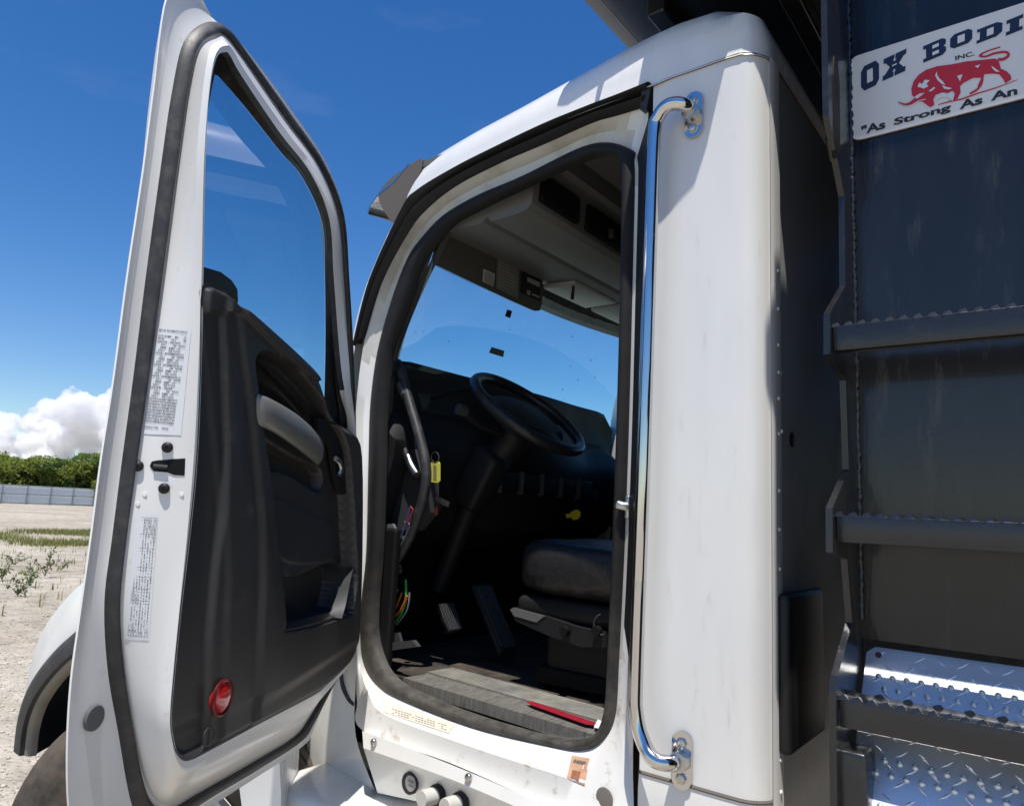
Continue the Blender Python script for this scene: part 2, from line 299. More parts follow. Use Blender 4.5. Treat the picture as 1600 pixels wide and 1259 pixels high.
# grass and weeds
def leafmat(name, col, var=.4, vs=3, trl=.25):
    m = mat(name, col, .6, var=var, vscale=vs); t = m.node_tree; b = t.nodes['Principled BSDF']; L = t.links.new
    tr = nn(t, 'ShaderNodeBsdfTranslucent'); tr.inputs[0].default_value = (col[0]*1.3, col[1]*1.4, col[2]*.6, 1); x = nn(t, 'ShaderNodeMixShader'); x.inputs[0].default_value = trl
    L(b.outputs[0], x.inputs[1]); L(tr.outputs[0], x.inputs[2]); L(x.outputs[0], t.nodes['Material Output'].inputs[0]); return m
GRASSM = leafmat('dry_grass_blade', (.21, .215, .065), .45, .8)
WEEDM = leafmat('weed_leaf', (.13, .15, .06), .35, 4)
def blades(pos, h, wd, lean=.5):
    N = len(pos); a = rng.random(N)*6.28; hh = h*(.5+.8*rng.random(N)); ww = wd*(.6+.8*rng.random(N)); ln = lean*hh*(rng.random(N))
    d = np.stack([np.cos(a), np.sin(a), 0*a], 1); s = np.stack([-np.sin(a), np.cos(a), 0*a], 1); z = np.array([0, 0, 1.])
    p0 = pos-s*ww[:, None]; p1 = pos+s*ww[:, None]; m0 = pos+d*ln[:, None]*.4+z*hh[:, None]*.6; tp = pos+d*ln[:, None]+z*hh[:, None]
    V = np.stack([p0, p1, m0+s*ww[:, None]*.7, m0-s*ww[:, None]*.7, tp], 1).reshape(-1, 3); Fc = []
    for i in range(N): k = i*5; Fc += [(k, k+1, k+2, k+3), (k+3, k+2, k+4)]
    return V, Fc
gp = []
while len(gp) < 34000:
    u, v = rng.random(), rng.random(); d = 23.5+8.5*v; brg = -.62+1.5*u               # a band of rough grass across the yard
    x, y = -d*1.0, d*(.33+brg*.45); k = math.sin(x*.9+y*.4)+math.sin(y*1.3-x*.35)*.9+math.sin(y*.37+2)*.8
    if k > -1.6+1.5*rng.random()+abs(v-.45)*2.6: gp.append((x+rng.normal()*.2, y+rng.normal()*.2, 0))
for q in range(260):                                                                    # stray tufts nearer by
    cx, cy = -rng.uniform(11, 22), rng.uniform(1, 10)
    for k in range(3): gp.append((cx+rng.normal()*.08, cy+rng.normal()*.08, 0))
V, Fc = blades(np.array(gp), .14, .009)
o = mk('grass', V, Fc, GRASSM, smooth=0); o['kind'] = 'stuff'; o['label'] = 'patchy yellow-green grass growing through the gravel yard'; o['category'] = 'grass'
def weed(px, py, hgt, spread, label, n=7):
    p = Zp(px, py, 0); e = thing('weed', label, 'weed', p, 'weeds in the gravel'); ms = []; lv = []; lf = []
    for i in range(n):
        a = rng.random()*6.28; tip = p+np.array([math.cos(a), math.sin(a), 0])*spread*(.3+.8*rng.random())+ZZ*hgt*(.5+.6*rng.random())
        mid = (p+tip)/2+ZZ*hgt*.15; c = crv([p, mid, tip], 5); ms.append(tube(c, np.linspace(.006, .002, len(c)), 4))
        for q in c[2:]:
            for k in range(2):
                d = rng.normal(size=3); d /= np.linalg.norm(d); s = np.cross(d, rng.normal(size=3)); s /= np.linalg.norm(s); l = hgt*.16*(.6+rng.random()); bq = q+rng.normal(size=3)*hgt*.04; j = len(lv)
                lv += [bq, bq+d*l*.5+s*l*.25, bq+d*l, bq+d*l*.5-s*l*.25]; lf.append((j, j+1, j+2, j+3))
    mk('stem', *joinm(*ms), WEEDM, e); mk('foliage', lv, lf, WEEDM, e, smooth=0)
weed(45, 915, .30, .22, 'bushy weed with broad leaves nearest the white fender')
weed(3, 905, .28, .2, 'dark weed clump cut by the left edge of the picture')
weed(70, 900, .45, .2, 'tall thin weed with bare upright stems in the gravel', 4)
weed(96, 890, .2, .28, 'low spreading weed beside the open door edge')
weed(28, 930, .26, .20, 'small low weed in front of the bushy one')
weed(22, 882, .25, .3, 'little weed far back near the grass band')
# sheet metal fence
FZ = mat('fence_sheet', (.66, .69, .71), .45, metal=.05, var=.06, vscale=.5); FP = mat('fence_post', (.26, .27, .28), .5, metal=.4)
A0 = Zp(0, 787, 0)*np.array([1, 1, 0]); A1 = Zp(150, 791, 0)*np.array([1, 1, 0]); fd = (A1-A0)/np.linalg.norm(A1-A0); fn = np.array([fd[1], -fd[0], 0]); fn = fn if fn @ A0 < 0 else -fn
fe = thing('sheet_metal_fence', 'pale corrugated sheet metal fence along the far side of the yard', 'fence', A0)
SPAN = 2.45; FH = 1.86; pv = []; npl = 72; prof = [(i*SPAN/npl, .018*(1 if (i//2) % 2 else -1)) for i in range(npl+1)]
V = [fd*u+fn*w_+ZZ*z for u, w_ in prof for z in (.06, FH)]; Fc = [(2*i, 2*i+2, 2*i+3, 2*i+1) for i in range(npl)]
pan = mk('panel', V, Fc, FZ, None, smooth=0)
post = mk('post', *boxm((0, 0, FH/2), (.07, .07, FH+.06), (fd, fn, ZZ), .008), FP, None)
rail = mk('rail', *boxm((0, 0, 0), (SPAN-.06, .045, .07), (fd, fn, ZZ), .006), FP, None)
first = True
for i in range(-7, 26):
    c = A0+fd*SPAN*i
    for src, off in ((pan, 0), (post, .06), (rail, .05), (rail, .05)):
        pass
    for k, (src, loc) in enumerate(((pan, c), (post, c+fn*.07), (rail, c+fd*SPAN/2+fn*.045+ZZ*1.0), (rail, c+fd*SPAN/2+fn*.045+ZZ*1.80), (rail, c+fd*SPAN/2+fn*.045+ZZ*.14))):
        link_copy(src, Matrix.Translation(Vector(loc)), fe)
for q in (pan, post, rail): bpy.data.objects.remove(q)
# trees behind the fence
LEAF = [leafmat('leaf_'+k, c, .35, .35, .5) for k, c in (('dark', (.10, .15, .045)), ('mid', (.15, .21, .055)), ('olive', (.20, .23, .065)), ('fresh', (.18, .25, .065)))]
BARK = mat('bark', (.10, .08, .06), .9, var=.2)
def crown_mesh(seed, n=2600, lobes=13):
    g = np.random.default_rng(seed); P = []; cen = [(g.normal(0, .33), g.normal(0, .33), g.uniform(.22, .86), g.uniform(.16, .30)) for _ in range(lobes)]
    for k in range(n):
        x, y, z, r = cen[g.integers(lobes)]; d = g.normal(size=3); d /= np.linalg.norm(d); P.append((x+d[0]*r*g.random()**.35, y+d[1]*r*g.random()**.35, z+d[2]*r*.7*g.random()**.35))
    P = np.array(P); V = []; Fc = []
    for p in P:
        nu_ = g.normal(size=3)+np.array([.2, -.5, 1.3]); d = np.cross(nu_, g.normal(size=3)); d /= np.linalg.norm(d); s = np.cross(nu_, d); s /= np.linalg.norm(s); l = .018+.026*g.random(); j = len(V)
        V += [p-d*l, p+s*l*.7, p+d*l, p-s*l*.7]; Fc.append((j, j+1, j+2, j+3))
    me = bpy.data.meshes.new('crown'); me.from_pydata([tuple(v) for v in V], [], Fc); me.update(); return me
CR = [crown_mesh(i) for i in range(4)]
tv, tf = tube(crv([(0, 0, 0), (.02, .01, .3), (-.01, .02, .7)], 4), np.linspace(.03, .008, 9), 7)
for a in range(5): bv = tube([(0, 0, .25+a*.07), (.15*math.cos(a*2.1), .15*math.sin(a*2.1), .45+a*.07)], [.012, .004], 5); tv, tf = joinm((tv, tf), bv)
TK = bpy.data.meshes.new('trunk'); TK.from_pydata([tuple(map(float, v)) for v in tv], [], tf); TK.materials.append(BARK)
tone = ['dark green', 'mid green', 'olive green', 'fresh green']
spots = []
for i, (px, d, topy) in enumerate([(-70, 96, 706), (-28, 94, 708), (4, 93, 704), (18, 101, 709), (36, 92, 718), (52, 99, 711), (66, 93, 715), (80, 103, 712), (93, 92, 717), (108, 98, 713), (122, 93, 717), (134, 104, 712), (150, 94, 710), (166, 99, 709), (182, 95, 704), (200, 101, 702), (232, 96, 700), (268, 99, 698), (310, 95, 696), (360, 99, 694), (415, 96, 690), (470, 100, 688), (530, 97, 684), (600, 99, 680)]):
    p = Zp(px, 790, 0); dirn = (p-CAM)*np.array([1, 1, 0]); dirn /= np.linalg.norm(dirn); base = dirn*d
    h = (on(px, topy, base, np.array([dirn[0], dirn[1], 0]))[2])*1.06; c = i % 4 if i not in (4, 9) else 2
    spots.append((px, base, h, c, d))
order = ['leftmost', 'second', 'third', 'fourth', 'fifth', 'sixth', 'seventh', 'eighth', 'ninth', 'tenth', 'eleventh', 'twelfth', 'thirteenth', 'fourteenth', 'fifteenth', 'sixteenth', 'seventeenth', 'eighteenth', 'nineteenth', 'twentieth', 'twenty-first', 'twenty-second', 'twenty-third', 'twenty-fourth']
vis = 0
for i, (px, base, h, c, d) in enumerate(spots):
    if 0 <= px <= 160: lab = f'{tone[c]} leafy tree behind the fence, {order[vis]} in the row from the picture edge'.replace('leftmost in the row from the picture edge', 'leftmost at the picture edge'); vis += 1
    else: lab = f'{tone[c]} leafy tree beyond the fence, {"off the left edge" if px < 0 else "hidden by the open door"}, number {order[i]}'
    e = thing('leafy_tree', lab, 'tree', base, 'trees behind the fence')
    for nm, me, m in (('trunk', TK, None), ('crown', CR[i % 4], LEAF[c])):
        mm = me
        if m is not None:
            mm = me.copy(); mm.materials.clear(); mm.materials.append(m)
        o = bpy.data.objects.new(nm, mm); COL.objects.link(o); o.parent = e; o.rotation_euler = (0, 0, i*1.7); wd = h*(.85+.25*((i*37) % 10)/10); o.scale = (wd, wd, h)
# undergrowth closing the wood below the crowns
uv = []; uf = []
for k in range(14000):
    px = rng.uniform(-140, 640); d = rng.uniform(90.5, 108); p = Zp(px, 790, 0); dn_ = (p-CAM)*np.array([1, 1, 0]); dn_ /= np.linalg.norm(dn_)
    q = dn_*d+ZZ*rng.uniform(.3, 4.3)*(.7+.3*math.sin(px*.21)); nu_ = rng.normal(size=3)+np.array([.2, -.5, 1.3]); dd = np.cross(nu_, rng.normal(size=3)); dd /= np.linalg.norm(dd); s = np.cross(nu_, dd); s /= np.linalg.norm(s); l = rng.uniform(.16, .38); j = len(uv)
    uv += [q-dd*l, q+s*l*.7, q+dd*l, q-s*l*.7]; uf.append((j, j+1, j+2, j+3))
o = mk('undergrowth', uv, uf, LEAF[1], smooth=0); o['kind'] = 'stuff'; o['label'] = 'dense green undergrowth filling the wood behind the fence'; o['category'] = 'undergrowth'
# cumulus banks
cm = mat('cloud_vapour', (.97, .97, .975), 1.0, spec=0); t = cm.node_tree; b = t.nodes['Principled BSDF']
t.nodes.remove(b); vp = nn(t, 'ShaderNodeVolumePrincipled'); vp.inputs['Color'].default_value = (.993, .994, .995, 1); vp.inputs['Density'].default_value = .05
cn = nn(t, 'ShaderNodeTexNoise'); cn.inputs['Scale'].default_value = .014; cn.inputs['Detail'].default_value = 6; cn.inputs['Roughness'].default_value = .6; ctx = nn(t, 'ShaderNodeTexCoord'); t.links.new(ctx.outputs['Object'], cn.inputs['Vector'])
cmr = nn(t, 'ShaderNodeMapRange'); cmr.inputs[1].default_value = .40; cmr.inputs[2].default_value = .56; cmr.inputs[4].default_value = .045; t.links.new(cn.outputs['Fac'], cmr.inputs[0]); t.links.new(cmr.outputs[0], vp.inputs['Density'])
vp.inputs['Anisotropy'].default_value = .35
t.links.new(vp.outputs[0], t.nodes['Material Output'].inputs['Volume'])
ico = bmesh.new(); bmesh.ops.create_icosphere(ico, subdivisions=3, radius=1); IV = np.array([v.co[:] for v in ico.verts]); IF = [tuple(v.index for v in f.verts) for f in ico.faces]; ico.free()
def cloud(puffs, label, seed):
    g = np.random.default_rng(seed); V = []; Fc = []
    for px, py, rp in puffs:
        dist = 5200+g.uniform(-250, 250); c = CAM+ray(px, py)/np.linalg.norm(ray(px, py))*dist; r = rp/FPX*dist*1.08
        subs = [(c, r)]
        for k in range(16):
            d = g.normal(size=3); d /= np.linalg.norm(d); d[2] = abs(d[2])*1.1-.25; d -= .3*(c/np.linalg.norm(c)); d /= np.linalg.norm(d); r2 = r*g.uniform(.28, .5); subs.append((c+d*r*.82, r2))
            for q in range(3):
                e = g.normal(size=3); e /= np.linalg.norm(e); subs.append((c+d*r*.82+e*r2*.85, r2*g.uniform(.3, .5)))
        for cc, rr in subs:
            ph = g.uniform(0, 6, 3); n = 1+.10*np.sin(IV @ g.normal(size=3)*5+ph[0])+.06*np.sin(IV @ g.normal(size=3)*11+ph[1]); o_ = len(V)
            V += list(cc+IV*(rr*n)[:, None]); Fc += [tuple(i+o_ for i in f) for f in IF]
    o = mk('cloud', V, Fc, cm, smooth=80); rm = o.modifiers.new('merge', 'REMESH'); rm.mode = 'VOXEL'; rm.voxel_size = 6; rm.use_smooth_shade = True; o['label'] = label; o['category'] = 'cloud'; o['kind'] = 'structure'
cloud([(118, 640, 24), (95, 655, 25), (140, 655, 26), (62, 662, 18), (165, 650, 26), (190, 642, 28), (215, 655, 25), (75, 680, 16), (120, 672, 22), (150, 675, 20), (45, 690, 13), (100, 690, 16), (185, 680, 24), (20, 705, 14), (135, 700, 16), (60, 712, 14), (95, 715, 16), (165, 705, 20), (15, 722, 10)], 'tall heaped white cumulus cloud rising behind the trees', 3)
cloud([(-6, 668, 20), (8, 672, 12), (-20, 690, 18), (2, 698, 13)], 'small white cumulus cloud cut by the left picture edge', 5)

# ------------------------------------------------------------------ the truck
TR = thing('dump_truck', 'white conventional cab dump truck with its driver door swung open', 'truck', (-1.2, 2.45, 0))
CY = 2.45                                                   # centre line of the truck
def mir(p): p = np.array(p, float); return np.array([p[0], 2*CY-p[1], p[2]])
# ---- doorway: rings around the opening, outer to inner, measured on the cab side
SO = [(990,236),(953,224),(907,233),(820,276),(750,305),(697,336),(662,371),(638,406),(612,475),(592,550),(581,630),(578,720),(575,860),(568,930),(565,990),(569,1035),(590,1073),(630,1096),(740,1138),(860,1166),(915,1174),(948,1158),(966,1120),(972,1030),(981,850),(988,650),(993,450),(997,290),(996,252)]
SI = [(972,248),(945,246),(915,254),(830,292),(765,323),(715,350),(688,380),(664,415),(640,485),(617,555),(607,640),(605,730),(600,860),(594,935),(593,985),(601,1022),(617,1052),(650,1076),(745,1115),(860,1148),(910,1153),(938,1140),(952,1105),(957,1030),(964,850),(971,650),(976,450),(978,290),(976,262)]
FO = [(1008,168),(962,182),(925,193),(855,224),(785,254),(715,290),(670,325),(641,360),(598,440),(570,530),(557,630),(555,720),(556,860),(556,930),(556,1000),(556,1050),(558,1095),(566,1140),(700,1190),(820,1243),(885,1272),(930,1290),(985,1290),(989,1180),(993,850),(999,650),(1006,450),(1011,290),(1012,205)]
oFO = [.012]*10+[0]*7+[-.035]*5+[-.02]+[0]*6
oMD = [.045]*9+[.03]*6+[.012,-.012,-.028,-.035,-.035,-.03,-.02,0]+[.03]*6
oSO = [.05]*9+[.04]*7+[.03]*6+[.035]*7
k3 = lambda P, o: crv([S(x, y, d) for (x, y), d in zip(P, o)], 6, True)
MID = [((a[0]*.55+b[0]*.45), (a[1]*.55+b[1]*.45)) for a, b in zip(SO, FO)]
NST = len(SO)*6
lo = [k3(FO, oFO), k3(MID, oMD), k3(SO, oSO), k3(SI, [.055]*29), k3(SI, [.09]*29)]
cab = mk('cab_shell', *loft(lo, True), DUSTY, TR, 50, label='dusty cream painted door frame of the cab')
# split of the paint: the lower frame and sill are whiter and soiled
cab.data.materials.append(SILLP); cab.data.materials.append(JAMB); cab.data.materials.append(BLACKR)
for fi, p in enumerate(cab.data.polygons):
    j, ri = fi % NST, fi // NST
    if 23*6+2 <= j < 28*6+2 and ri < 2: p.material_index = 3            # black finisher on the rear post
    elif p.center[2] < 1.33: p.material_index = 1
    elif p.center[0] < -1.66 and p.center[2] < 2.12 or p.center[0] > -.82: p.material_index = 2
# primary door seal: rubber bulb around the opening
def seal_sweep(O, I, offs_o, offs_i, bulge, nrm, n=6, seg=9, lip=True):
    A = O; B = I; loops = []
    for a in np.linspace(0, math.pi, seg):
        f = (1-math.cos(a))/2; h = math.sin(a)**.8*bulge*(1-.35*(math.cos(a) if lip else 0)); loops.append(A*(1-f)+B*f-nrm*h)
    return loft(loops, True)
A_ = k3(SO, [.05]*29); B_ = k3(SI, [.055]*29)
mk('door_opening_seal', *seal_sweep(A_, B_, 0, 0, .028, NS), RUBO, cab, 60)
# drip gutter seal above the door: two black ribs
RE = [(1017,130),(970,149),(925,166),(855,194),(785,227),(715,262),(655,298),(632,326),(581,440),(556,541)]
g0 = crv([S(*p, -.002) for p in RE], 8); g1 = crv([S(*p, .012) for p in FO[:10]], 8)
prof = [(0, 0), (.03, -.012), (.12, -.018), (.26, -.012), (.34, .006), (.44, .010), (.52, -.006), (.68, -.020), (.85, -.016), (.97, -.003), (1, 0)]
mk('gutter_seal', *loft([g0*(1-f)+g1*f+NS*h for f, h in prof]), BLACKR, cab, 50)
end = prism([S(1017,130,-.004), S(1003,136,-.004), S(1000,172,-.004), S(1010,172,-.004)], NS*.03); mk('seal_end', *end, RUBBER, cab)
# ---- roof: swept around the cab plan
ZE = 2.678; RX = -.478; RC = .06
left = []; RP = []
for q in [(632,326),(655,298),(715,262),(785,227),(855,194),(925,166),(970,149),(1017,130)]:
    RP.append(S(*q, -.002))
left = list(crv(RP, 8))
for xx in (-.70, -.62, -.56): left.append(np.array([xx, 1.435, ZE]))
for a in np.linspace(8, 82, 5): r = math.radians(a); left.append(np.array([RX-RC+RC*math.sin(r), 1.435+RC-RC*math.cos(r), ZE-.012*math.sin(r)]))
left.append(np.array([RX, 1.52, ZE-.015]))
back = [np.array([RX, y, ZE-.015]) for y in (1.8, 2.2)]
half = left+back; ring = half+[mir(p) for p in half[::-1]]
hx = ring[0][0]; front = [np.array([hx-.13*math.sin(math.pi*f)-.0, 1.513+(2*CY-3.026)*(1-f), 2.604+.05*math.sin(math.pi*f)]) for f in np.linspace(0, 1, 9)[1:-1]]
ring = np.array(ring+front); n = len(ring); tn = np.roll(ring, -1, 0)-np.roll(ring, 1, 0); tn[:, 2] = 0; tn /= np.linalg.norm(tn, axis=1)[:, None]
inw = np.stack([-tn[:, 1], tn[:, 0], 0*tn[:, 0]], 1); cen = np.array([-1.1, CY, 0]); sg = np.sign(np.sum((cen-ring)*inw*np.array([1, 1, 0]), axis=1)); inw *= sg[:, None]
pr = [(-.004, -.012), (0, 0), (.003, .03), (.008, .055), (.020, .085), (.042, .112), (.080, .134), (.14, .150), (.24, .162), (.42, .172)]
fr = np.array([1.0]*len(ring)); ks = 1+.30*np.exp(-((ring[:, 0]+.74)/.26)**2); rr_ = .19; rp_ = [(-1.66, 1.513), (RX-rr_, 1.435)]+[(RX-rr_+rr_*math.sin(a), 1.435+rr_-rr_*math.cos(a)) for a in np.linspace(.1, 1.57, 8)]; rp_ = rp_+[(x, 2*CY-y) for x, y in rp_[::-1]]; rp_ = np.array(rp_+[tuple(p[:2]) for p in front])
PD, PH = np.array([a for a, _ in pr[1:]]), np.array([b for _, b in pr[1:]])
loops = [ring+inw*pr[0][0]+ZZ*pr[0][1]]
for d, h in pr[1:]:
    q = ring+inw*d; dist = np.minimum(np.abs(sdpoly(q[:, :2], ring[:, :2])), d) if d else np.zeros(n); d2 = np.clip(sdpoly(q[:, :2], rp_), 0, 9) if d else np.zeros(n); near = smooth01((ring[:, 0]+.85)/.25); dist = dist*(1-near)+np.minimum(dist, d2+.02)*near; q[:, 2] = ring[:, 2]+np.interp(dist, PD, PH)*1.08*ks; loops.append(q)
V, Fc = loft(loops, True); ci = len(V); V.append(np.array([-1.1, CY, ZE+.18])); b0 = (len(pr)-1)*n; Fc += [(b0+i, b0+(i+1) % n, ci) for i in range(n)]
mk('roof', V, Fc, WHITE, TR, 60, label='white cab roof with rounded edges')
roof = bpy.data.objects['roof']
# seam bead under the roof edge
sb = crv(left[56:]+back, 3); mk('seam', *tube(sb+np.array([0, 0, -.008]), .003, 6), mat('seam_sealer', (.13, .11, .09), .7), roof)
# ---- rear side panel, rounded corner, back wall
def wallcol(z): return [np.array([x, 1.4365, z]) for x in (-.742, -.70, -.62, -.555)]+[np.array([RX-.06+.06*math.sin(r), 1.4365+.06-.06*math.cos(r), z]) for r in np.radians(np.linspace(9, 78, 7))]
zs = [1.135, 1.16, 1.4, 1.8, 2.2, 2.5, 2.64, 2.668]
mk('corner_panel', *loft([wallcol(z) for z in zs]), WHITE, TR, 50, label='white rear corner panel of the cab beside the doorway')
corner = bpy.data.objects['corner_panel']
fz = mk('panel_edge', *loft([[p+q for p in [np.array([-.7425, 1.4365, z]) for z in (1.135, 2.668)]] for q in (np.zeros(3), np.array([-.004, .004, 0]), np.array([-.006, .03, 0]))]), BLACKR, corner)
lowz = [1.128, 1.10, .93, .90]
lc = lambda z, o: [p-np.array([0, o, 0]) for p in wallcol(z)]
mk('lower_corner_panel', *loft([lc(z, o) for z, o in zip(lowz, (0.001, .0035, .0035, -.02))]), WHITE, TR, 50)
lp = bpy.data.objects['lower_corner_panel']
mk('seam', *tube([p-np.array([0, .001, 0]) for p in wallcol(1.1315)], .0032, 6), MATS['seam_sealer'], lp)
bw = [np.array([RX-.06+.06*math.sin(r), 1.4365+.06-.06*math.cos(r), 0]) for r in np.radians([70, 80, 90])]+[np.array([RX-.001, y, 0]) for y in (1.53, 1.6, 1.9, 2.4, 2.9, 3.3, 3.46)]
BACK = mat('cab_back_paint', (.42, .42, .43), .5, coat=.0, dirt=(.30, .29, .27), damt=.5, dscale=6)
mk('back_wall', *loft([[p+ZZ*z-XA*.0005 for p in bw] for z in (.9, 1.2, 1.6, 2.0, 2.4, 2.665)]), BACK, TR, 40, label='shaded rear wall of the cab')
bwall = bpy.data.objects['back_wall']
fl = [np.array([RX-.058+.0625*math.sin(r), 1.4365+.06-.0625*math.cos(r), 0]) for r in np.radians([66, 74, 84])]+[np.array([RX+.005, 1.515, 0]), np.array([RX+.002, 1.516, 0])]
mk('corner_flange', *loft([[p+ZZ*z for p in fl] for z in (.9, 1.5, 2.1, 2.66)]), WHITE, bwall, 40)
rv = discm((0, 0, 0), (1, 0, 0), 0.0043, .002, 10, .0022); rvm = mk('rivet', *rv, WHITE, None, 60)
for i, py in enumerate([408, 470, 528, 572, 614, 671, 763, 826, 890, 948, 1008, 1070, 1137, 1202, 1255]):
    p = Xp(1197.5, py, RX+.003); link_copy(rvm, Matrix.Translation(Vector((RX+.004, 1.498, p[2]+.0))), bwall)
p = Xp(1211, 672, RX); link_copy(rvm, Matrix.Translation(Vector((RX+.0055, 1.511, p[2]))), bwall)
p = Xp(1218, 583, RX); link_copy(rvm, Matrix.Translation(Vector(p))@Matrix.Scale(1.3, 4), bwall)
bpy.data.objects.remove(rvm)
mk('plug_hole', *discm(Xp(1237, 687, RX), (1, 0, 0), .016, .003, 20), INTD, bwall)
q = [Xp(1208, 945, RX), Xp(1222, 925, RX), Xp(1258, 925, RX), Xp(1272, 945, RX), Xp(1272, 1160, RX), Xp(1208, 1182, RX)]
mk('vent_cover', *boxm((RX+.014, (q[0][1]+q[3][1])/2-.004, (q[1][2]+q[5][2])/2), (.03, (q[3][1]-q[0][1])*.86, q[1][2]-q[5][2]), bev=.012), BLACKR, bwall, 40, label='black plastic vent cover on the cab rear wall')
# right side of the cab with its own door window opening
RW = [];
RSx = np.array([-.49, -.78, -1.1, -1.5, -1.78, -2.02]); yR = lambda x: 2*CY-(1.435 if x > -.763 else 1.435+(-.763-x)*math.tan(T5))
WR = mk('right_side', *joinm(*[loft([[np.array([x, yR(x)+o, z]) for x in (x0, (x0+x1)/2, x1)] for z in (z0, z1)]) for o in (0,) for x0, x1, z0, z1 in ((-.478, -.82, .9, 2.66), (-.82, -1.80, .9, 1.95), (-.82, -1.56, 2.50, 2.66), (-1.80, -2.05, .9, 2.05))]), WHITE, TR, 0)
mk('side_window', [np.array([x, yR(x)+.002, z]) for x, z in ((-.82, 1.95), (-.82, 2.5), (-1.56, 2.5), (-1.78, 2.05), (-1.80, 1.95))], [(0, 1, 2, 3, 4)], GLASS, WR, 0)
# ---- windshield, pillars, exterior visor
wl0, wl1 = S(617, 566, .085), S(694, 388, .085); wtop = np.array([-1.60, 1.60, 2.55])
LB = np.array([-1.76, 1.60, 2.06]); LT = np.array([-1.52, 1.585, 2.60])
wsl = []
for f in np.linspace(0, 1, 9):
    p = LB*(1-f)+LT*f; q = mir(p); wsl.append([p*(1-s)+q*s+np.array([-.17*math.sin(math.pi*s)**.8*(1-.25*f), 0, .015*math.sin(math.pi*s)]) for s in np.linspace(0, 1, 21)])
mk('windshield', *loft(wsl), WSG, TR, 60, label='tinted curved windshield seen through the cab')
ws = bpy.data.objects['windshield']
def on_ws(px, py):
    """nearest windshield point under a measured mark"""
    best = None
    for r in wsl:
        for p in r:
            v = p-CAM; z = v @ FW; d = abs(800+FPX*(v @ RT)/z-px)+abs(629.5-FPX*(v @ UP)/z-py)
            if best is None or d < best[0]: best = (d, p)
    return best[1]
BUG = mat('bug_spot', (.03, .03, .025), .8)
def ws_mark(name, poly, m, up=.004):
    c = on_ws(sum(p[0] for p in poly)/len(poly), sum(p[1] for p in poly)/len(poly)); nrm = np.cross(YA, LT-LB); nrm /= np.linalg.norm(nrm); nrm = nrm if nrm[0] > 0 else -nrm
    mk(name, *prism([on(x, y, c+nrm*up, nrm) for x, y in poly], nrm*.001), m, ws, 0)
ws_mark('inspection_sticker', [(792,483),(800,486),(797,497),(789,494)], INTD); ws_mark('glass_label', [(768,542),(788,548),(786,558),(764,551)], mat('grey_film', (.09, .10, .11), .5))
for k in range(30):
    x, y = rng.uniform(640, 975), rng.uniform(450, 640); s = rng.uniform(.35, .95)
    if y < 500+.1*(x-640) and x > 690 and y < 440+.33*(x-690): continue
    ws_mark('bug_splat', [(x-s, y-s*.6), (x+s*.5, y-s), (x+s, y+s*.4), (x-s*.3, y+s)], BUG)
# pillar: outer skin and inner trim
ap = [np.array([-1.66, 1.513, 2.60]), np.array([-1.81, 1.526, 2.37]), np.array([-1.872, 1.532, 2.16]), np.array([-1.885, 1.535, 1.9])]
ap = crv(ap, 5); ai = crv([np.array([-1.62, 1.60, 2.56]), np.array([-1.74, 1.63, 2.36]), np.array([-1.83, 1.635, 2.10]), np.array([-1.86, 1.64, 1.9])], 5)
for fn, nm in ((lambda p: p, 'pillar'), (mir, 'pillar')):
    mk(nm, *loft([[fn(p) for p in ap], [fn(p+np.array([-.035, .012, .01])) for p in ap], [fn(p+np.array([-.05, .045, .008])) for p in ap], [fn(p) for p in ai+np.array([-.02, 0, 0])], [fn(p+np.array([.04, .012, 0])) for p in ai], [fn(p+np.array([.05, -.012, 0])) for p in ai]]), [WHITE], TR, 40)
mk('pillar_trim', *loft([crv([S(*p, o) for p in T], 5) for T, o in (([(700,360),(676,402),(652,452),(630,510),(612,585),(606,660)], .085), ([(712,352),(694,388),(668,440),(640,505),(620,565),(613,640)], .10), ([(712,352),(694,388),(668,440),(640,505),(620,565),(613,640)], .16))]), GREYI, TR, 40)
vis_p = [(-1.66, 2.752), (-1.72, 2.746), (-1.79, 2.722), (-1.835, 2.685), (-1.845, 2.655), (-1.84, 2.652), (-1.828, 2.682), (-1.785, 2.715), (-1.72, 2.738), (-1.66, 2.744)]
vv, vf = [], []
loops = []
for s in np.linspace(0, 1, 15): y = 1.515+(2*CY-3.03)*s; b = -.15*math.sin(math.pi*s)**.8; e = -.035*(1-min(1, min(s, 1-s)/.05)); loops.append([np.array([x+b, y, z+e*(0 if x > -1.7 else 1)]) for x, z in vis_p])
V, Fc = loft(loops, True); k = len(vis_p); Fc += [tuple(range(k)), tuple(range(14*k, 15*k))]
mk('sun_visor', *(V, Fc), CHROME, TR, 35, label='polished steel sun visor over the windshield')
xv = bpy.data.objects['sun_visor']
mk('side_plate', *prism(crv([Yp(x, y, 1.516) for x, y in [(661,250),(634,262),(607,282),(592,302),(594,318),(604,336),(616,348),(630,330),(642,305)]], 4, True), YA*.003), mat('visor_end_ground_tint', (.17, .135, .10), .42, metal=.25), xv, 0)  # brown base colour stands in for the ground reflected in the steel
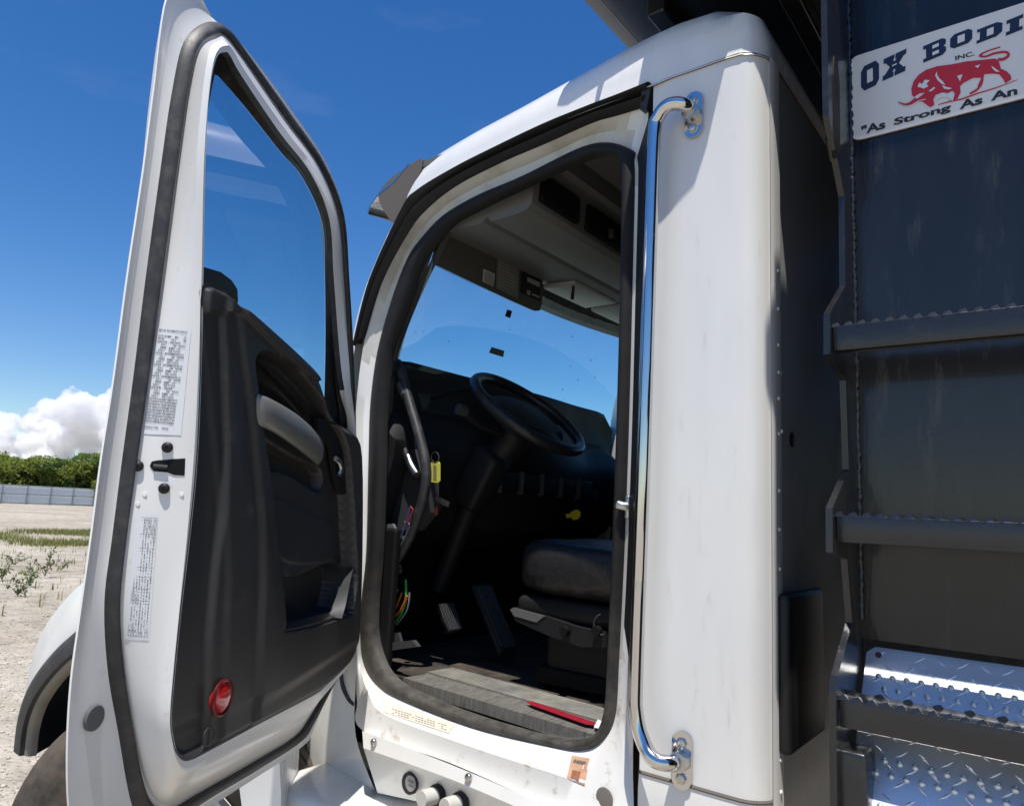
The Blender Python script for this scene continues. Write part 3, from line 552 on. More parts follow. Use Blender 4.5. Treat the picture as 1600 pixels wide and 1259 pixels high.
# ---- grab handle on the corner panel
hp = [(-.637, 1.425, 2.562), (-.645, 1.395, 2.565), (-.675, 1.382, 2.567), (-.702, 1.385, 2.548), (-.712, 1.388, 2.51), (-.716, 1.388, 2.3), (-.722, 1.388, 1.8), (-.729, 1.388, 1.35), (-.726, 1.388, 1.255), (-.706, 1.385, 1.205), (-.68, 1.38, 1.182), (-.655, 1.395, 1.178), (-.648, 1.425, 1.178)]
hd = mk('grab_handle', *tube(crv(hp, 7), .0155, 16), CHROME, TR, 60, label='long chrome grab handle beside the doorway')
for z in (2.555, 1.178):
    c = np.array([-.637 if z > 2 else -.645, 1.436, z]); mk('bracket', *prism([c+np.array([.021*math.cos(a), 0, .021*math.sin(a)+(.034 if math.sin(a) >= 0 else -.034)]) for a in np.linspace(0, 2*math.pi, 28, endpoint=False)], -YA*.009), CHROME, hd, 30)
    for dz in (.033, -.033): mk('bolt', *discm(c+ZZ*dz-YA*.009, (0, -1, 0), .011, .006, 6, .002), STEEL, hd, 30)
    mk('collar', *tube([c-YA*.006, c-YA*.03], .019, 16), STEEL, hd, 50)
# ---- sill rail below the doorway with studs, valves and cap
def Sr(x, y, o): return S(x, y, o)
r0 = [(566,1141),(700,1192),(830,1247),(960,1302)]; r1 = [(568,1168),(700,1215),(830,1270),(960,1325)]; r2 = [(590,1238),(690,1262),(820,1315),(950,1370)]
mk('sill_rail', *loft([crv([S(*p, o) for p in r], 8) for r, o in ((r0, -.034), (r0, -.072), (r1, -.080), (r1, -.055), (r2, -.03), (r2, .10))]), WHITE, TR, 30, label='white pressed rail under the door sill')
srl = bpy.data.objects['sill_rail']
for x, y in ((585, 1159), (733, 1214)): mk('stud', *discm(S(x, y, -.077), -NS, .010, .006, 14, .004, ax=None), STEEL, srl, 40)
mk('socket_cap', *discm(S(643, 1222, -.046), -NS, .027, .012, 20), GREYI, srl, 40); capw = mat('valve_cap_white', (.52, .51, .48), .5, dirt=(.35, .31, .25), damt=.5, dscale=20)
mk('cap_face', *discm(S(642, 1223, -.056), -NS, .019, .004, 20), capw, srl, 40)
tmv = joinm(place(text_mesh('DRAIN', .008, .0003, 0, 'CENTER'), S(642, 1222, -.063), -np.array([-math.cos(T5), math.sin(T5), 0]), ZZ), place(text_mesh('VALVE', .008, .0003, 0, 'CENTER'), S(642, 1229, -.063), -np.array([-math.cos(T5), math.sin(T5), 0]), ZZ)); mk('cap_lettering', *tmv, INK, srl, 0)
for x, y in ((686, 1240), (722, 1252)):
    c = S(x, y, -.046); mk('knob_collar', *discm(c, -NS, .025, .016, 18), BLACKR, srl, 40); mk('air_knob', *discm(c-NS*.016, -NS+ZZ*.05, .020, .042, 20), capw, srl, 40)
mk('air_tank', *tube([np.array([-1.55, 1.62, .80]), np.array([-.7, 1.62, .80])], .10, 20), mat('tank_grey', (.22, .21, .20), .5, dirt=(.3, .26, .2), damt=.6), TR, 50)
mk('sill_plug', *discm(S(945, 1246, -.024), -NS, .021, .003, 24), PLUGB, cab, 40, label='grey-brown rubber plug in the sill corner')
# frame rail and shadowed chassis under the cab
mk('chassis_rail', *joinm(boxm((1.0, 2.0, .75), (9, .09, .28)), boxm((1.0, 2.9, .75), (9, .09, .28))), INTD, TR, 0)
# ---- sill step plate, floor, mats
ZF = 1.158
sp0 = [S(x, y, .058) for x, y in [(617,1052),(650,1076),(745,1115),(860,1148),(910,1153),(938,1140)]]; a0 = np.array([-1.575, 1.503, ZF])+NS*.058; a1 = np.array([-.865, 1.444, ZF])+NS*.058
mk('sill_plate', *loft([[a0+ZZ*-.03, a1+ZZ*-.03], [a0, a1], [a0+NS*.085, a1+NS*.085], [a0+NS*.087+ZZ*.004, a1+NS*.087+ZZ*.004]]), RUBD, TR, 30, label='scuffed grey sill plate in the doorway')
spl = bpy.data.objects['sill_plate']
for i in range(9): o_ = .094+i*.0115; mk('sill_rib', *boxm((a0+a1)/2+NS*o_+ZZ*.004, (.71, .007, .006), (np.array([math.cos(T5), -math.sin(T5), 0]), NS, ZZ), .0015), SILLM, spl, 30)
mk('rib_tray', *boxm((a0+a1)/2+NS*.143+ZZ*-.002, (.72, .115, .006), (np.array([math.cos(T5), -math.sin(T5), 0]), NS, ZZ)), SILLM, spl, 0)
rp = [(822,1096),(833,1096),(931,1129),(927,1133),(914,1131),(832,1102)]
mk('red_tape', *prism([Zp(x, y, ZF+.0085) for x, y in rp], ZZ*.0012), REDT, spl, 0, label='strip of red tape on the sill plate')
mk('white_tape', *prism([Zp(x, y, ZF+.009) for x, y in [(934,1124),(944,1128),(940,1139),(928,1136)]], ZZ*.001), PAPER, spl, 0)
mk('cab_floor', *joinm(boxm((-1.24, 2.51, ZF-.03), (1.5, 1.80, .03)), boxm((-1.24, 2.53, 1.0), (1.45, 1.7, .22))), FLOOR, TR, 0)
flr = bpy.data.objects['cab_floor']
# firewall, kick panel and back lining
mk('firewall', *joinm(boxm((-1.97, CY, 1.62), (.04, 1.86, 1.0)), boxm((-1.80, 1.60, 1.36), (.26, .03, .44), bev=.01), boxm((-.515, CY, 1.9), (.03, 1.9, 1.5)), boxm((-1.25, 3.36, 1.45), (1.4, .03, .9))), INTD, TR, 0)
# ---- dash
dp = [(-2.02, 2.04), (-1.93, 2.13), (-1.84, 2.150), (-1.80, 2.145), (-1.785, 2.12), (-1.80, 2.06), (-1.79, 1.98), (-1.735, 1.93), (-1.715, 1.86), (-1.72, 1.80), (-1.745, 1.72), (-1.80, 1.58), (-1.93, 1.50), (-2.02, 1.50)]
dl = []
for s in np.linspace(0, 1, 25):
    y = 1.60+(3.10-1.60)*s; e = min(1, min(s+.0, 1-s)/.06); e = math.sin(e*math.pi/2); bowx = .10*math.sin(math.pi*min(1, max(0, (s-.28)/.5)))
    dl.append([np.array([x+(bowx if z < 2.0 else bowx*.25)*1.0, y, z-(1-e)*.06*(1 if z > 1.9 else 0)]) for x, z in dp])
V, Fc = loft(dl); k = len(dp); Fc += [tuple(range(k)), tuple(range(24*k, 25*k))]
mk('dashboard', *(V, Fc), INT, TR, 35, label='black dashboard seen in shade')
dash = bpy.data.objects['dashboard']
for i, y in enumerate(np.arange(2.08, 2.62, .13)):
    xb = -1.675+.05; mk('switch_pocket', *boxm((xb, y, 1.755), (.02, .105, .07), bev=.008), INTD, dash, 30); mk('switch_bezel', *boxm((xb+.004, y-.06, 1.755), (.03, .010, .085), bev=.003), GREYI, dash, 30)
mk('gauge_bezel', *tube(crv([(-1.745, 1.78, 2.02), (-1.74, 2.0, 2.09), (-1.74, 2.3, 2.06), (-1.73, 2.42, 1.98)], 6), .008, 8), INTD, dash)
for i, z in enumerate(np.linspace(1.70, 1.70, 1)): pass
for i, y in enumerate((2.66, 2.69, 2.72)): mk('slat', *boxm((-1.64, y, 1.74), (.01, .004, .04)), GREYI, dash, 0)
# left end of the dash: panel, vent, silver grip
ep = [(598,742),(603,645),(618,640),(632,660),(648,735),(664,742),(663,800),(640,828),(596,832)]
mk('dash_end_panel', *prism([S(x, y, .15) for x, y in ep], NS*.06), GREYI, TR, 0, label='dark grey end panel of the dashboard')
dep = bpy.data.objects['dash_end_panel']
mk('vent_frame', *prism([S(x, y, .146) for x, y in [(603,645),(612,642),(628,708),(601,709)]], NS*.01), INTD, dep, 0)
for i in range(8):
    y0 = 655+i*6.6; mk('vent_slat', *prism([S(602, y0+3, .142), S(612+i*1.7, y0, .142), S(613+i*1.7, y0+2.4, .142), S(602, y0+5.4, .142)], NS*.012), INT, dep, 0)
mk('dash_grip', *tube(crv([S(*p, .13) for p in [(615,648),(622,670),(633,705),(641,728),(650,742)]], 5), [.010]*10+[.013]*11, 10), INT, dep)
mk('grip_end', *tube(crv([S(*p, .128) for p in [(637,712),(643,728),(652,742)]], 5), np.linspace(.011, .016, 11), 10), STEEL, dep)
mk('grab_bar', *tube(crv([S(*p, .115) for p in [(620,566),(629,590),(640,630),(652,670),(661,705),(666,735),(664,765),(655,800),(640,838),(622,870),(606,893)]], 5), .0165, 12), RUBBER, TR, 60, label='black grab bar curving down inside the windshield pillar')
gb = bpy.data.objects['grab_bar']
mk('bar_collar', *tube([S(628, 600, .115), S(635, 618, .115)], .0195, 14), mat('dull_metal', (.20, .20, .20), .35, metal=.8), gb)
# hidden-from-sun odds and ends by the kick panel
def wire(name, pts, o, col, r=.0025): mk(name, *tube(crv([S(x, y, o) for x, y in pts], 5), r, 6), WIRE[col], TR)
wire('wire', [(642,790),(638,805),(628,835),(615,865),(607,885)], .095, 'purple', .003); wire('wire', [(641,792),(645,797),(636,815)], .092, 'red', .002); wire('wire', [(632,815),(640,822),(624,855),(610,878)], .10, 'grey', .002)
wire('wire', [(636,930),(628,950),(615,965),(606,978)], .14, 'orange', .004); wire('wire', [(634,905),(634,935),(626,960),(610,980)], .145, 'green', .004); wire('wire', [(622,920),(612,940),(606,965)], .14, 'grey', .003); wire('wire', [(628,925),(618,950),(602,975)], .142, 'orange', .003); wire('wire', [(640,925),(636,952),(620,975)], .15, 'grey', .003)
mk('connector', *boxm(S(634, 845, .14), (.018, .02, .03), bev=.004), WIRE['green'], TR, 30)
mk('fuse_block', *boxm(S(676, 795, .22), (.05, .03, .06), bev=.005), INTD, TR, 30); fb = bpy.data.objects['fuse_block']
for k in range(3): mk('fuse', *boxm(S(666+k*8, 798, .20), (.007, .006, .028), bev=.001), WIRE['red'], fb, 0)
mk('silver_clip', *prism([S(x, y, .19) for x, y in [(671,773),(676,772),(702,785),(700,792),(690,788)]], NS*.004), STEEL, TR, 0)
mk('hose_grommet', *discm(S(624, 890, .14), -NS, .014, .01, 14), GREYI, TR, 40)
mk('kick_bracket', *joinm(prism([S(x, y, .10) for x, y in [(602,990),(622,988),(626,1002),(604,1005)]], NS*.01), prism([S(x, y, .09) for x, y in [(606,1004),(644,1000),(652,1010),(610,1016)]], NS*.015)), GREYI, TR, 0)
mk('bracket_clip', *prism([S(x, y, .09) for x, y in [(600,819),(613,818),(617,827),(600,828)]], NS*.01), PULL, TR, 0)
# ---- steering wheel, column, stalk, pedals
wn = np.array([.616, 0, .788]); e2 = np.array([-.788, 0, .616]); wc = np.array([-1.49, 2.0, 1.99])
rim = [wc+.214*(YA*math.cos(a)+e2*math.sin(a)) for a in np.linspace(0, 2*math.pi, 56, endpoint=False)]
mk('steering_wheel', *tube(rim, .0195, 12, True), LEATH, TR, 60, label='black steering wheel with wide centre pad')
sw = bpy.data.objects['steering_wheel']
hub = [(.10, -.075), (.115, 0), (.10, .07), (0, .085), (-.10, .07), (-.115, 0), (-.10, -.075), (0, -.10)]
mk('centre_pad', *loft([[wc+wn*h+(YA*a*1.25+e2*b*1.3)*s for a, b in hub] for s, h in ((1, -.05), (1.02, -.02), (.9, .0), (.5, .008), (.02, .01))], True), INT, sw, 40)
for a0_, w_ in ((15, .065), (165, .065), (270, .07)):
    r = math.radians(a0_); d = YA*math.cos(r)+e2*math.sin(r); t_ = -YA*math.sin(r)+e2*math.cos(r)
    mk('spoke', *loft([[wc+d*rr-wn*h+t_*s*ww for s, h in ((-1, .012), (-.6, 0.0), (.6, 0.0), (1, .012), (.6, .026), (-.6, .026))] for rr, ww in ((.08, w_), (.15, w_*.9), (.205, w_*1.05))], True), INT, sw, 40)
cb = np.array([-1.86, 2.0, 1.36]); cax = (wc-wn*.06-cb); cax /= np.linalg.norm(cax)
def colring(c, sx, sz): return [c+YA*sx*math.cos(a)+np.cross(cax, YA)*sz*math.sin(a) for a in np.linspace(0, 2*math.pi, 14, endpoint=False)]
mk('steering_column', *loft([colring(wc-wn*.05, .055, .05), colring(wc-wn*.10+np.array([0, 0, -.02]), .065, .055), colring(wc-wn*.22, .055, .05), colring(wc-wn*.36, .04, .04), colring(cb, .03, .03)], True), INT, TR, 40)
sco = bpy.data.objects['steering_column']
mk('column_shroud', *boxm(wc-wn*.27+np.array([0, -.035, -.02]), (.12, .11, .22), (np.cross(YA, cax), YA, cax), .025), INT, sco, 40)
st = crv([wc-wn*.10+np.array([0, -.06, 0]), wc-wn*.09+np.array([-.02, -.16, .01]), wc-wn*.07+np.array([-.03, -.245, .03])], 5)
mk('turn_stalk', *tube(st, np.linspace(.010, .015, len(st)), 10), INT, sco); mk('stalk_end', *tube([st[-1], st[-1]+np.array([-.005, -.03, .005])], .019, 12), GREYI, sco)
for px, py, wd, ln in ((702, 965, .07, .10), (772, 965, .09, .24)):
    p = Yp(px, py, 1.95 if px > 730 else 1.85); ax = (YA, np.array([-.55, 0, .83]), np.array([.83, 0, .55])); pe = mk('pedal', *boxm(p, (wd, ln, .018), ax, .004), INT, TR, 30)
    for k in range(6): mk('pedal_rib', *boxm(p+np.array([.83, 0, .55])*.011+YA*(k-2.5)*wd/6.5, (.005, ln*.9, .006), ax), GREYI, pe, 0)
mk('pedal_arm', *tube(crv([(-1.92, 1.85, 1.55), (-1.90, 1.84, 1.40), (-1.80, 1.84, 1.30)], 5), .014, 8), INTD, TR)
# ---- driver seat
def rbox(name, c, s, m, par, bev, sub=2, label=None):
    o = mk(name, *boxm(c, s, bev=bev), m, par, 80, label=label); return o
seat = thing('seat', 'x', 'x', (0, 0, 0)); del seat['category']; seat['label'] = 'black vinyl driver seat with worn cushion'; seat.parent = TR; seat['_base'] = [0., 0, 0]; seat.matrix_parent_inverse = Matrix.Translation(Vector((1.2, -2.45, 0)))
V = []; nx, nyy, nzz = 20, 16, 8
bm = bmesh.new(); bmesh.ops.create_cube(bm, size=2); bmesh.ops.subdivide_edges(bm, edges=list(bm.edges), cuts=11, use_grid_fill=True)
for v in bm.verts:
    p = np.array(v.co); e = 3.4; r = (np.sum(np.abs(p)**e))**(1/e); p = p/r; x, y, z = p
    zz = z*.085+.018*max(0, z)*(abs(y)**3)*1.3-.02*max(0, z)*(1-abs(y))*(1-x*x)+.03*max(0, z)*(-x)*(.5-.5*x)
    zz += .012*math.sin(x*24+3*z)*(1 if z < .3 else 0)*(1-abs(z)) if y < -.5 else 0
    v.co = Vector((-1.11+x*.275, 2.01+y*.26, 1.485+zz))
bm.verts.index_update(); cv = [np.array(v.co) for v in bm.verts]; cf = [tuple(v.index for v in f.verts) for f in bm.faces]; bm.free()
mk('cushion', cv, cf, LEATH, seat, 80)
rbox('backrest', (-.80, 2.01, 1.85), (.14, .50, .72), LEATH, seat, .05)
rbox('seat_pan', (-1.09, 2.01, 1.375), (.50, .46, .06), INT, seat, .02)
mk('side_shield', *prism([Yp(x, y, 1.765) for x, y in [(796,952),(801,949),(850,962),(905,980),(955,990),(953,1012),(905,1010),(850,990),(806,970)]], YA*.03), INT, seat, 30)
mk('shield_tip', *prism([Yp(x, y, 1.762) for x, y in [(797,952),(802,949),(851,962),(838,972),(803,962)]], YA*.004), mat('shield_tip_plastic', (.11, .11, .105), .5), seat, 0)
rbox('suspension_cover', (-1.05, 2.02, 1.26), (.42, .40, .17), BLACKR, seat, .03)
rbox('seat_base', (-1.05, 2.02, 1.185), (.46, .42, .05), INTD, seat, .01)
for px in (885, 935): p = Yp(px, 985, 1.76); mk('seat_knob', *discm(p, (0, -1, 0), .014, .018, 14), INTD, seat, 40)
mk('knob_ring', *tube([Yp(940+12*math.cos(a), 975+16*math.sin(a), 1.75) for a in np.linspace(1.2, 4.6, 14)], .002, 5), STEEL, seat)
# ---- headliner, overhead console, header, sun visor inside
mk('headliner', *joinm(boxm((-1.10, CY, 2.735), (1.12, 1.86, .02)), boxm((-.535, CY, 2.6), (.02, 1.86, .26))), LINER, TR, 0)
ho = [(-1.62, 2.60), (-1.60, 2.53), (-1.52, 2.515), (-1.40, 2.505), (-1.372, 2.508), (-1.365, 2.518), (-1.352, 2.520), (-1.345, 2.508), (-1.335, 2.505), (-1.25, 2.505), (-1.205, 2.512), (-1.19, 2.528), (-1.185, 2.64), (-1.175, 2.66), (-1.15, 2.665), (-1.15, 2.725), (-1.62, 2.725)]
mk('overhead_console', *extr(ho, 1.57, 2*CY-1.57, 8), CONS, TR, 35, label='grey overhead console above the windshield')
oc = bpy.data.objects['overhead_console']
for y0, y1 in ((1.60, 1.80), (1.85, 2.12), (2.17, 2.45)):
    mk('console_cubby', *boxm((-1.183, (y0+y1)/2, 2.585), (.02, y1-y0, .085), bev=.004), INTD, oc, 20)
mk('cubby_latch', *boxm((-1.165, 1.98, 2.57), (.02, .015, .03), bev=.003), GREYI, oc, 0)
mk('header_trim', *extr([(-1.66, 2.60), (-1.62, 2.50), (-1.58, 2.505), (-1.54, 2.56), (-1.56, 2.63)], 1.62, 2*CY-1.62, 16, lambda s: -.13*math.sin(math.pi*s)**.8), mat('header_carpet', (.075, .082, .085), .95, var=.3, vscale=60, bump=.8, bscale=150), TR, 40)
for y0, y1 in ((2.17, 2.48), (2.52, 2.83)):
    mk('map_lamp', *boxm((-1.50, (y0+y1)/2, 2.508), (.15, y1-y0, .02), bev=.009), mat('lamp_lens', (.36, .38, .37), .45) if 'lamp_lens' not in MATS else MATS['lamp_lens'], oc, 30)
sx = Yp(897, 402, 2.2); mk('cord_pull', *tube(crv([(sx[0], 2.2, 2.56), (sx[0]+.002, 2.2, 2.5), (sx[0]-.002, 2.2, 2.447)], 5), [.0055]*8+[.007]*3, 8), BLACKR, TR, 40, label='short black strap hanging from the overhead console')
VP = np.array([-1.555, 0, 2.55]); VNn = np.array([.86, 0, -.30]); VNn /= np.linalg.norm(VNn)
vz = lambda x, y, o=0: on(x, y, VP+VNn*o, VNn)
vpoly = [(690,372),(703,352),(717,349),(775,380),(832,410),(843,416),(848,430),(847,474),(844,485),(836,486),(800,470),(740,442),(684,415),(680,405)]
mk('inner_visor', *prism([vz(x, y) for x, y in vpoly], VNn*-.018), VISOR, TR, 30, label='folded-down brown sun visor carrying printed labels')
iv = bpy.data.objects['inner_visor']
mk('visor_rod', *tube([vz(717, 347, .004), vz(825, 408, .004)], .006, 8), GREYI, iv); mk('visor_mount', *boxm(vz(712, 350, .01), (.03, .03, .03), bev=.006), GREYI, iv, 30)
LBL = mat('visor_label_print', (.13, .13, .12), .5); 
mk('warning_label', *prism([vz(x, y, .002) for x, y in [(755,420),(773,428),(771,448),(754,440)]], VNn*.0008), mat('visor_label_pale', (.42, .41, .37), .5), iv, 0)
for k in range(6): y0 = 424+k*3.0; mk('print_line', *prism([vz(x, y, .0035) for x, y in [(757,y0),(771,y0+6),(771,y0+7.4),(757,y0+1.4)]], VNn*.0003), INK, iv, 0)
mk('instruction_label', *prism([vz(x, y, .002) for x, y in [(777,398),(811,415),(809,467),(775,450)]], VNn*.0008), LBL, iv, 0)
for k in range(9): y0 = 403+k*5.2; ln = rng.uniform(.5, 1); mk('print_line', *prism([vz(x, y, .0035) for x, y in [(779,y0),(779+29*ln,y0+14*ln),(779+29*ln,y0+15.4*ln),(779,y0+1.4)]], VNn*.0003), mat('pale_print', (.26, .26, .25), .5) if 'pale_print' not in MATS else MATS['pale_print'], iv, 0)
mk('capacity_label', *prism([vz(x, y, .002) for x, y in [(815,423),(845,434),(844,471),(813,457)]], VNn*.0008), INTD, iv, 0)
for q in ([(824,433),(844,441),(843,449),(824,440)], [(824,453),(829,455),(828,462),(823,459)], [(831,458),(843,463),(843,466),(831,461)]): mk('print_block', *prism([vz(x, y, .0035) for x, y in q], VNn*.0003), MATS['pale_print'], iv, 0)
# striker on the rear door post
mk('striker', *tube([S(966, 788, .02), S(972, 790, .02), S(980, 792, .03)], .010, 12), STEEL, cab, 50); mk('striker_plate', *boxm(S(984, 792, .04), (.012, .03, .05), bev=.003), STEEL, cab, 30)
# labels on the sill
sd_ = lambda x, y, o: S(x, y, o)
mk('sill_warning_label', *loft([[S(x, y, o) for x, y in P] for P, o in (([(606,1090),(640,1102),(680,1117),(710,1128)], .008), ([(601,1111),(636,1122),(676,1136),(706,1146)], -.026))]), PAPERY, cab, 60)
swl = bpy.data.objects['sill_warning_label']
mk('orange_sill_label', *loft([[S(x, y, o) for x, y in P] for P, o in (([(893,1180),(907,1182),(921,1185)], -.008), ([(889,1200),(903,1203),(918,1206)], -.030), ([(886,1214),(899,1220),(914,1224)], -.040))]), ORANGE, cab, 60, label='peeling orange label on the sill corner')
for ob in (swl, bpy.data.objects['orange_sill_label']):
    for v in ob.data.vertices: v.co -= Vector(NS*.006)
# ------------------------------------------------------------------ the open driver door
from mathutils.bvhtree import BVHTree
def bvh(o): return BVHTree.FromPolygons([v.co[:] for v in o.data.vertices], [tuple(p.vertices) for p in o.data.polygons])
def hit(tree, x, y, off=.0015):
    d = Vector(ray(x, y)).normalized(); loc, nrm, i, ds = tree.ray_cast(Vector(CAM), d)
    if loc is None: return None
    n = np.array(nrm); n = n if n @ np.array(d) < 0 else -n
    return np.array(loc)+n*off
def drape(name, TL, TR_, BR, BL, m, par, nu=8, nv=5, off=.0012, tree=None, label=None):
    pts = []
    for j in range(nv+1):
        for i in range(nu+1):
            a, b_ = i/nu, j/nv; xy = (np.array(TL)*(1-a)+np.array(TR_)*a)*(1-b_)+(np.array(BL)*(1-a)+np.array(BR)*a)*b_; h_ = hit(tree if tree is not None else cv_, *xy, off); pts.append(h_ if h_ is not None else S(*xy, -.03))
    V, Fc = loft([pts[k*(nu+1):(k+1)*(nu+1)] for k in range(nv+1)]); return mk(name, V, Fc, m, par, 60, label=label)
dA = [(300,-25),(262,-5),(241,140),(224,270),(200,430),(178,595),(159,717),(143,840),(126,960),(112,1065),(106,1170),(108,1259),(118,1330),(150,1368),(210,1335),(325,1262),(400,1214),(472,1166),(490,1140),(520,1062),(548,1020),(558,960),(560,800),(557,690),(552,560),(545,440),(537,332),(507,250),(455,172),(385,78),(334,30)]
dB = [(320,36),(287,66),(268,147),(252,255),(228,430),(208,590),(191,715),(175,840),(163,940),(168,1045),(184,1140),(204,1250),(225,1290),(245,1300),(270,1290),(315,1254),(400,1203),(469,1158),(488,1130),(515,1075),(540,1030),(552,960),(555,800),(553,690),(549,560),(542,440),(534,335),(504,256),(453,180),(384,86),(350,42)]
dC = [(338,60),(312,78),(296,140),(279,255),(255,430),(231,600),(214,715),(196,840),(187,950),(194,1042),(207,1135),(224,1212),(240,1245),(258,1255),(280,1247),(304,1236),(385,1191),(455,1149),(480,1120),(508,1075),(532,1030),(545,960),(548,800),(547,690),(543,560),(536,440),(527,340),(497,262),(445,190),(382,98),(352,60)]
dE = [(347,64),(328,78),(317,140),(307,255),(303,430),(296,590),(288,715),(278,840),(268,950),(258,1050),(254,1120),(260,1175),(268,1202),(281,1216),(296,1215),(312,1208),(390,1171),(470,1127),(492,1103),(518,1068),(540,1035),(552,970),(553,800),(552,690),(545,560),(533,440),(523,342),(494,266),(442,196),(380,108),(358,72)]
dF = [(352,82),(338,92),(327,150),(321,262),(318,430),(315,570),(309,715),(297,840),(284,950),(274,1050),(268,1125),(274,1165),(281,1180),(290,1187),(300,1186),(315,1179),(400,1133),(490,1086),(510,1070),(528,1054),(546,1033),(556,990),(561,820),(557,690),(535,590),(522,440),(515,345),(486,272),(436,206),(378,120),(360,88)]
NK = len(dA)
def dring(P, w_): return crv([Dp(x, y, w_) for x, y in P], 6, True)
rA0 = dring(dA, .0); rA = dring(dA, .012); rB0 = dring(dB, .018); rB = dring(dB, .020); rC = dring(dC, .034); rE = dring(dE, .100); rF = dring(dF, .112); rF2 = rF*1.03-rE*.03-DN*.014
A2 = rA*.78+rB0*.22; A2 -= DN*.004; AM = rA*.45+rB0*.55-DN*.006
CM = rC*.9+rE*.1+DN*.0; CE = rC*.25+rE*.75
EE = rE*.55+rF*.45+DN*.007
door = mk('driver_door', *loft([rA0-DN*.004, rA0, rA, A2, AM, rB0, rC, CM, CE, rE, EE, rF, rF2], True), JAMB, TR, 35, label='white driver door standing wide open, seen from inside')
door.data.materials.append(RUBBER); nd_ = NK*6
for fi, p in enumerate(door.data.polygons):
    if fi // nd_ == 11 and p.center[2] > 1.95: p.material_index = 1      # glass run lip round the window
# outer skin: below the belt and the frame round the window
ou = [duv(p) for p in rA0]; 
sk = [rA0-DN*.004, np.array([DW(*duv(p), -.012) for p in (rA0*.6+rF*.4)]), dring([(x+(3 if 200 < x and y < 620 and x > 400 else 0), y) for x, y in dF], -.012)]
belt = [(318,448),(350,453),(364,469),(385,486),(455,549),(488,585),(504,626),(525,661),(557,690)]
lowpoly = [DW(*duv(p), -.0125) for p in crv([Dp(x, y, .112) for x, y in dF[4:24]], 3)]
mk('outer_skin', *joinm(loft(sk, True), (lowpoly, [tuple(range(len(lowpoly)))])), WHITE, door, 30)
# door edge seal
V, Fc = seal_sweep(rB0, rB0*.25+rC*.75, 0, 0, -.013, DN, lip=True)
mk('door_seal', V, Fc, RUBBER, door, 60, label='black rubber seal running round the door edge')
# window run and pane
WO = [(318,470),(318,430),(321,262),(327,150),(338,92),(352,82),(360,88),(378,120),(436,206),(486,272),(515,345),(523,440),(534,590),(540,680),(480,640),(400,560)]
WM = [(309,470),(309,430),(316,262),(324,165),(333,112),(343,100),(352,104),(380,142),(437,222),(484,285),(508,348),(515,440),(522,580),(530,670),(478,645),(400,565)]
WI = [(306,475),(306,430),(313,262),(323,185),(334,124),(338,118),(347,126),(385,170),(438,237),(474,280),(504,350),(508,440),(508,570),(502,650),(470,650),(400,570)]
mk('window_channel', *loft([crv([Dp(x, y, o) for x, y in P], 5, True) for P, o in ((WO, .111), (WO, .096), (WM, .084), (WM, .074), (WI, .0615))], True), RUBBER, door, 30)
gl = crv([Dp(x, y, .060) for x, y in WI], 5, True); mk('window_glass', list(gl), [tuple(range(len(gl)))], GLASS, door, 0, label='tinted window pane in the open door')
# exterior mirror beyond the glass
mc = [Dp(x, y, -.22) for x, y in [(296,420),(318,417),(345,425),(362,438),(371,452),(372,470),(360,520),(300,520)]]
mk('door_mirror', *prism(mc, DN*-.05), BLACKR, door, 40); mk('mirror_arm', *tube([Dp(320, 500, -.17), Dp(315, 560, 0.0)], .012, 8), BLACKR, door)
# ---- trim panel as relief over the door
outl = [duv(Dp(x, y, .115)) for x, y in dF[5:23]]+[duv(Dp(x, y, .115)) for x, y in belt[::-1]]
outl = crv(np.array(outl), 4, True); oc_ = outl.mean(0); od = outl-oc_; outl = oc_+od*(1+.0015/np.linalg.norm(od, axis=1))[:, None]
P2 = lambda L_, w_=.115: np.array([duv(Dp(x, y, w_)) for x, y in L_])
def sm(L_, k=5, w_=.115): return crv(P2(L_, w_), k, True)
rec = sm([(388,560),(412,549),(452,574),(490,616),(516,655),(536,700),(543,770),(548,860),(549,905),(541,950),(534,962),(443,985),(437,967),(430,890),(422,830),(414,760),(404,690),(393,616)])
deep1 = sm([(411,596),(437,600),(462,620),(484,648),(482,664),(455,650),(425,634),(413,624)])
deep2 = sm([(408,672),(440,692),(480,716),(508,728),(518,742),(512,770),(470,745),(412,722)])
pocket = sm([(440,950),(441,905),(470,900),(520,880),(541,890),(536,940),(528,957),(452,980)], w_=.10)
topcap = sm([(319,452),(350,456),(385,490),(455,553),(488,588),(487,596),(450,572),(400,528),(365,494),(340,490),(320,487)])
insert = sm([(420,780),(470,800),(515,820),(519,865),(510,877),(432,873)], w_=.08)
us = outl[:, 0]; vs_ = outl[:, 1]; rows = []
NR, NC = 240, 150; vv_ = np.linspace(vs_.max()-.002, vs_.min()+.002, NR); grid = []
for v in vv_:
    xi = []
    for i in range(len(outl)):
        a, b_ = outl[i], outl[(i+1) % len(outl)]
        if (a[1] > v) != (b_[1] > v): xi.append(a[0]+(v-a[1])*(b_[0]-a[0])/(b_[1]-a[1]))
    lo_, hi_ = min(xi), max(xi); grid.append([(hi_*(1-s)+lo_*s, v) for s in (1-np.cos(np.linspace(0, math.pi, NC)))/2*.35+np.linspace(0, 1, NC)*.65])
G = np.array(grid).reshape(-1, 2)
edge = sdpoly(G, outl)
w0 = .1125+.0115*smooth01(np.clip(edge, 0, 1)/.014)
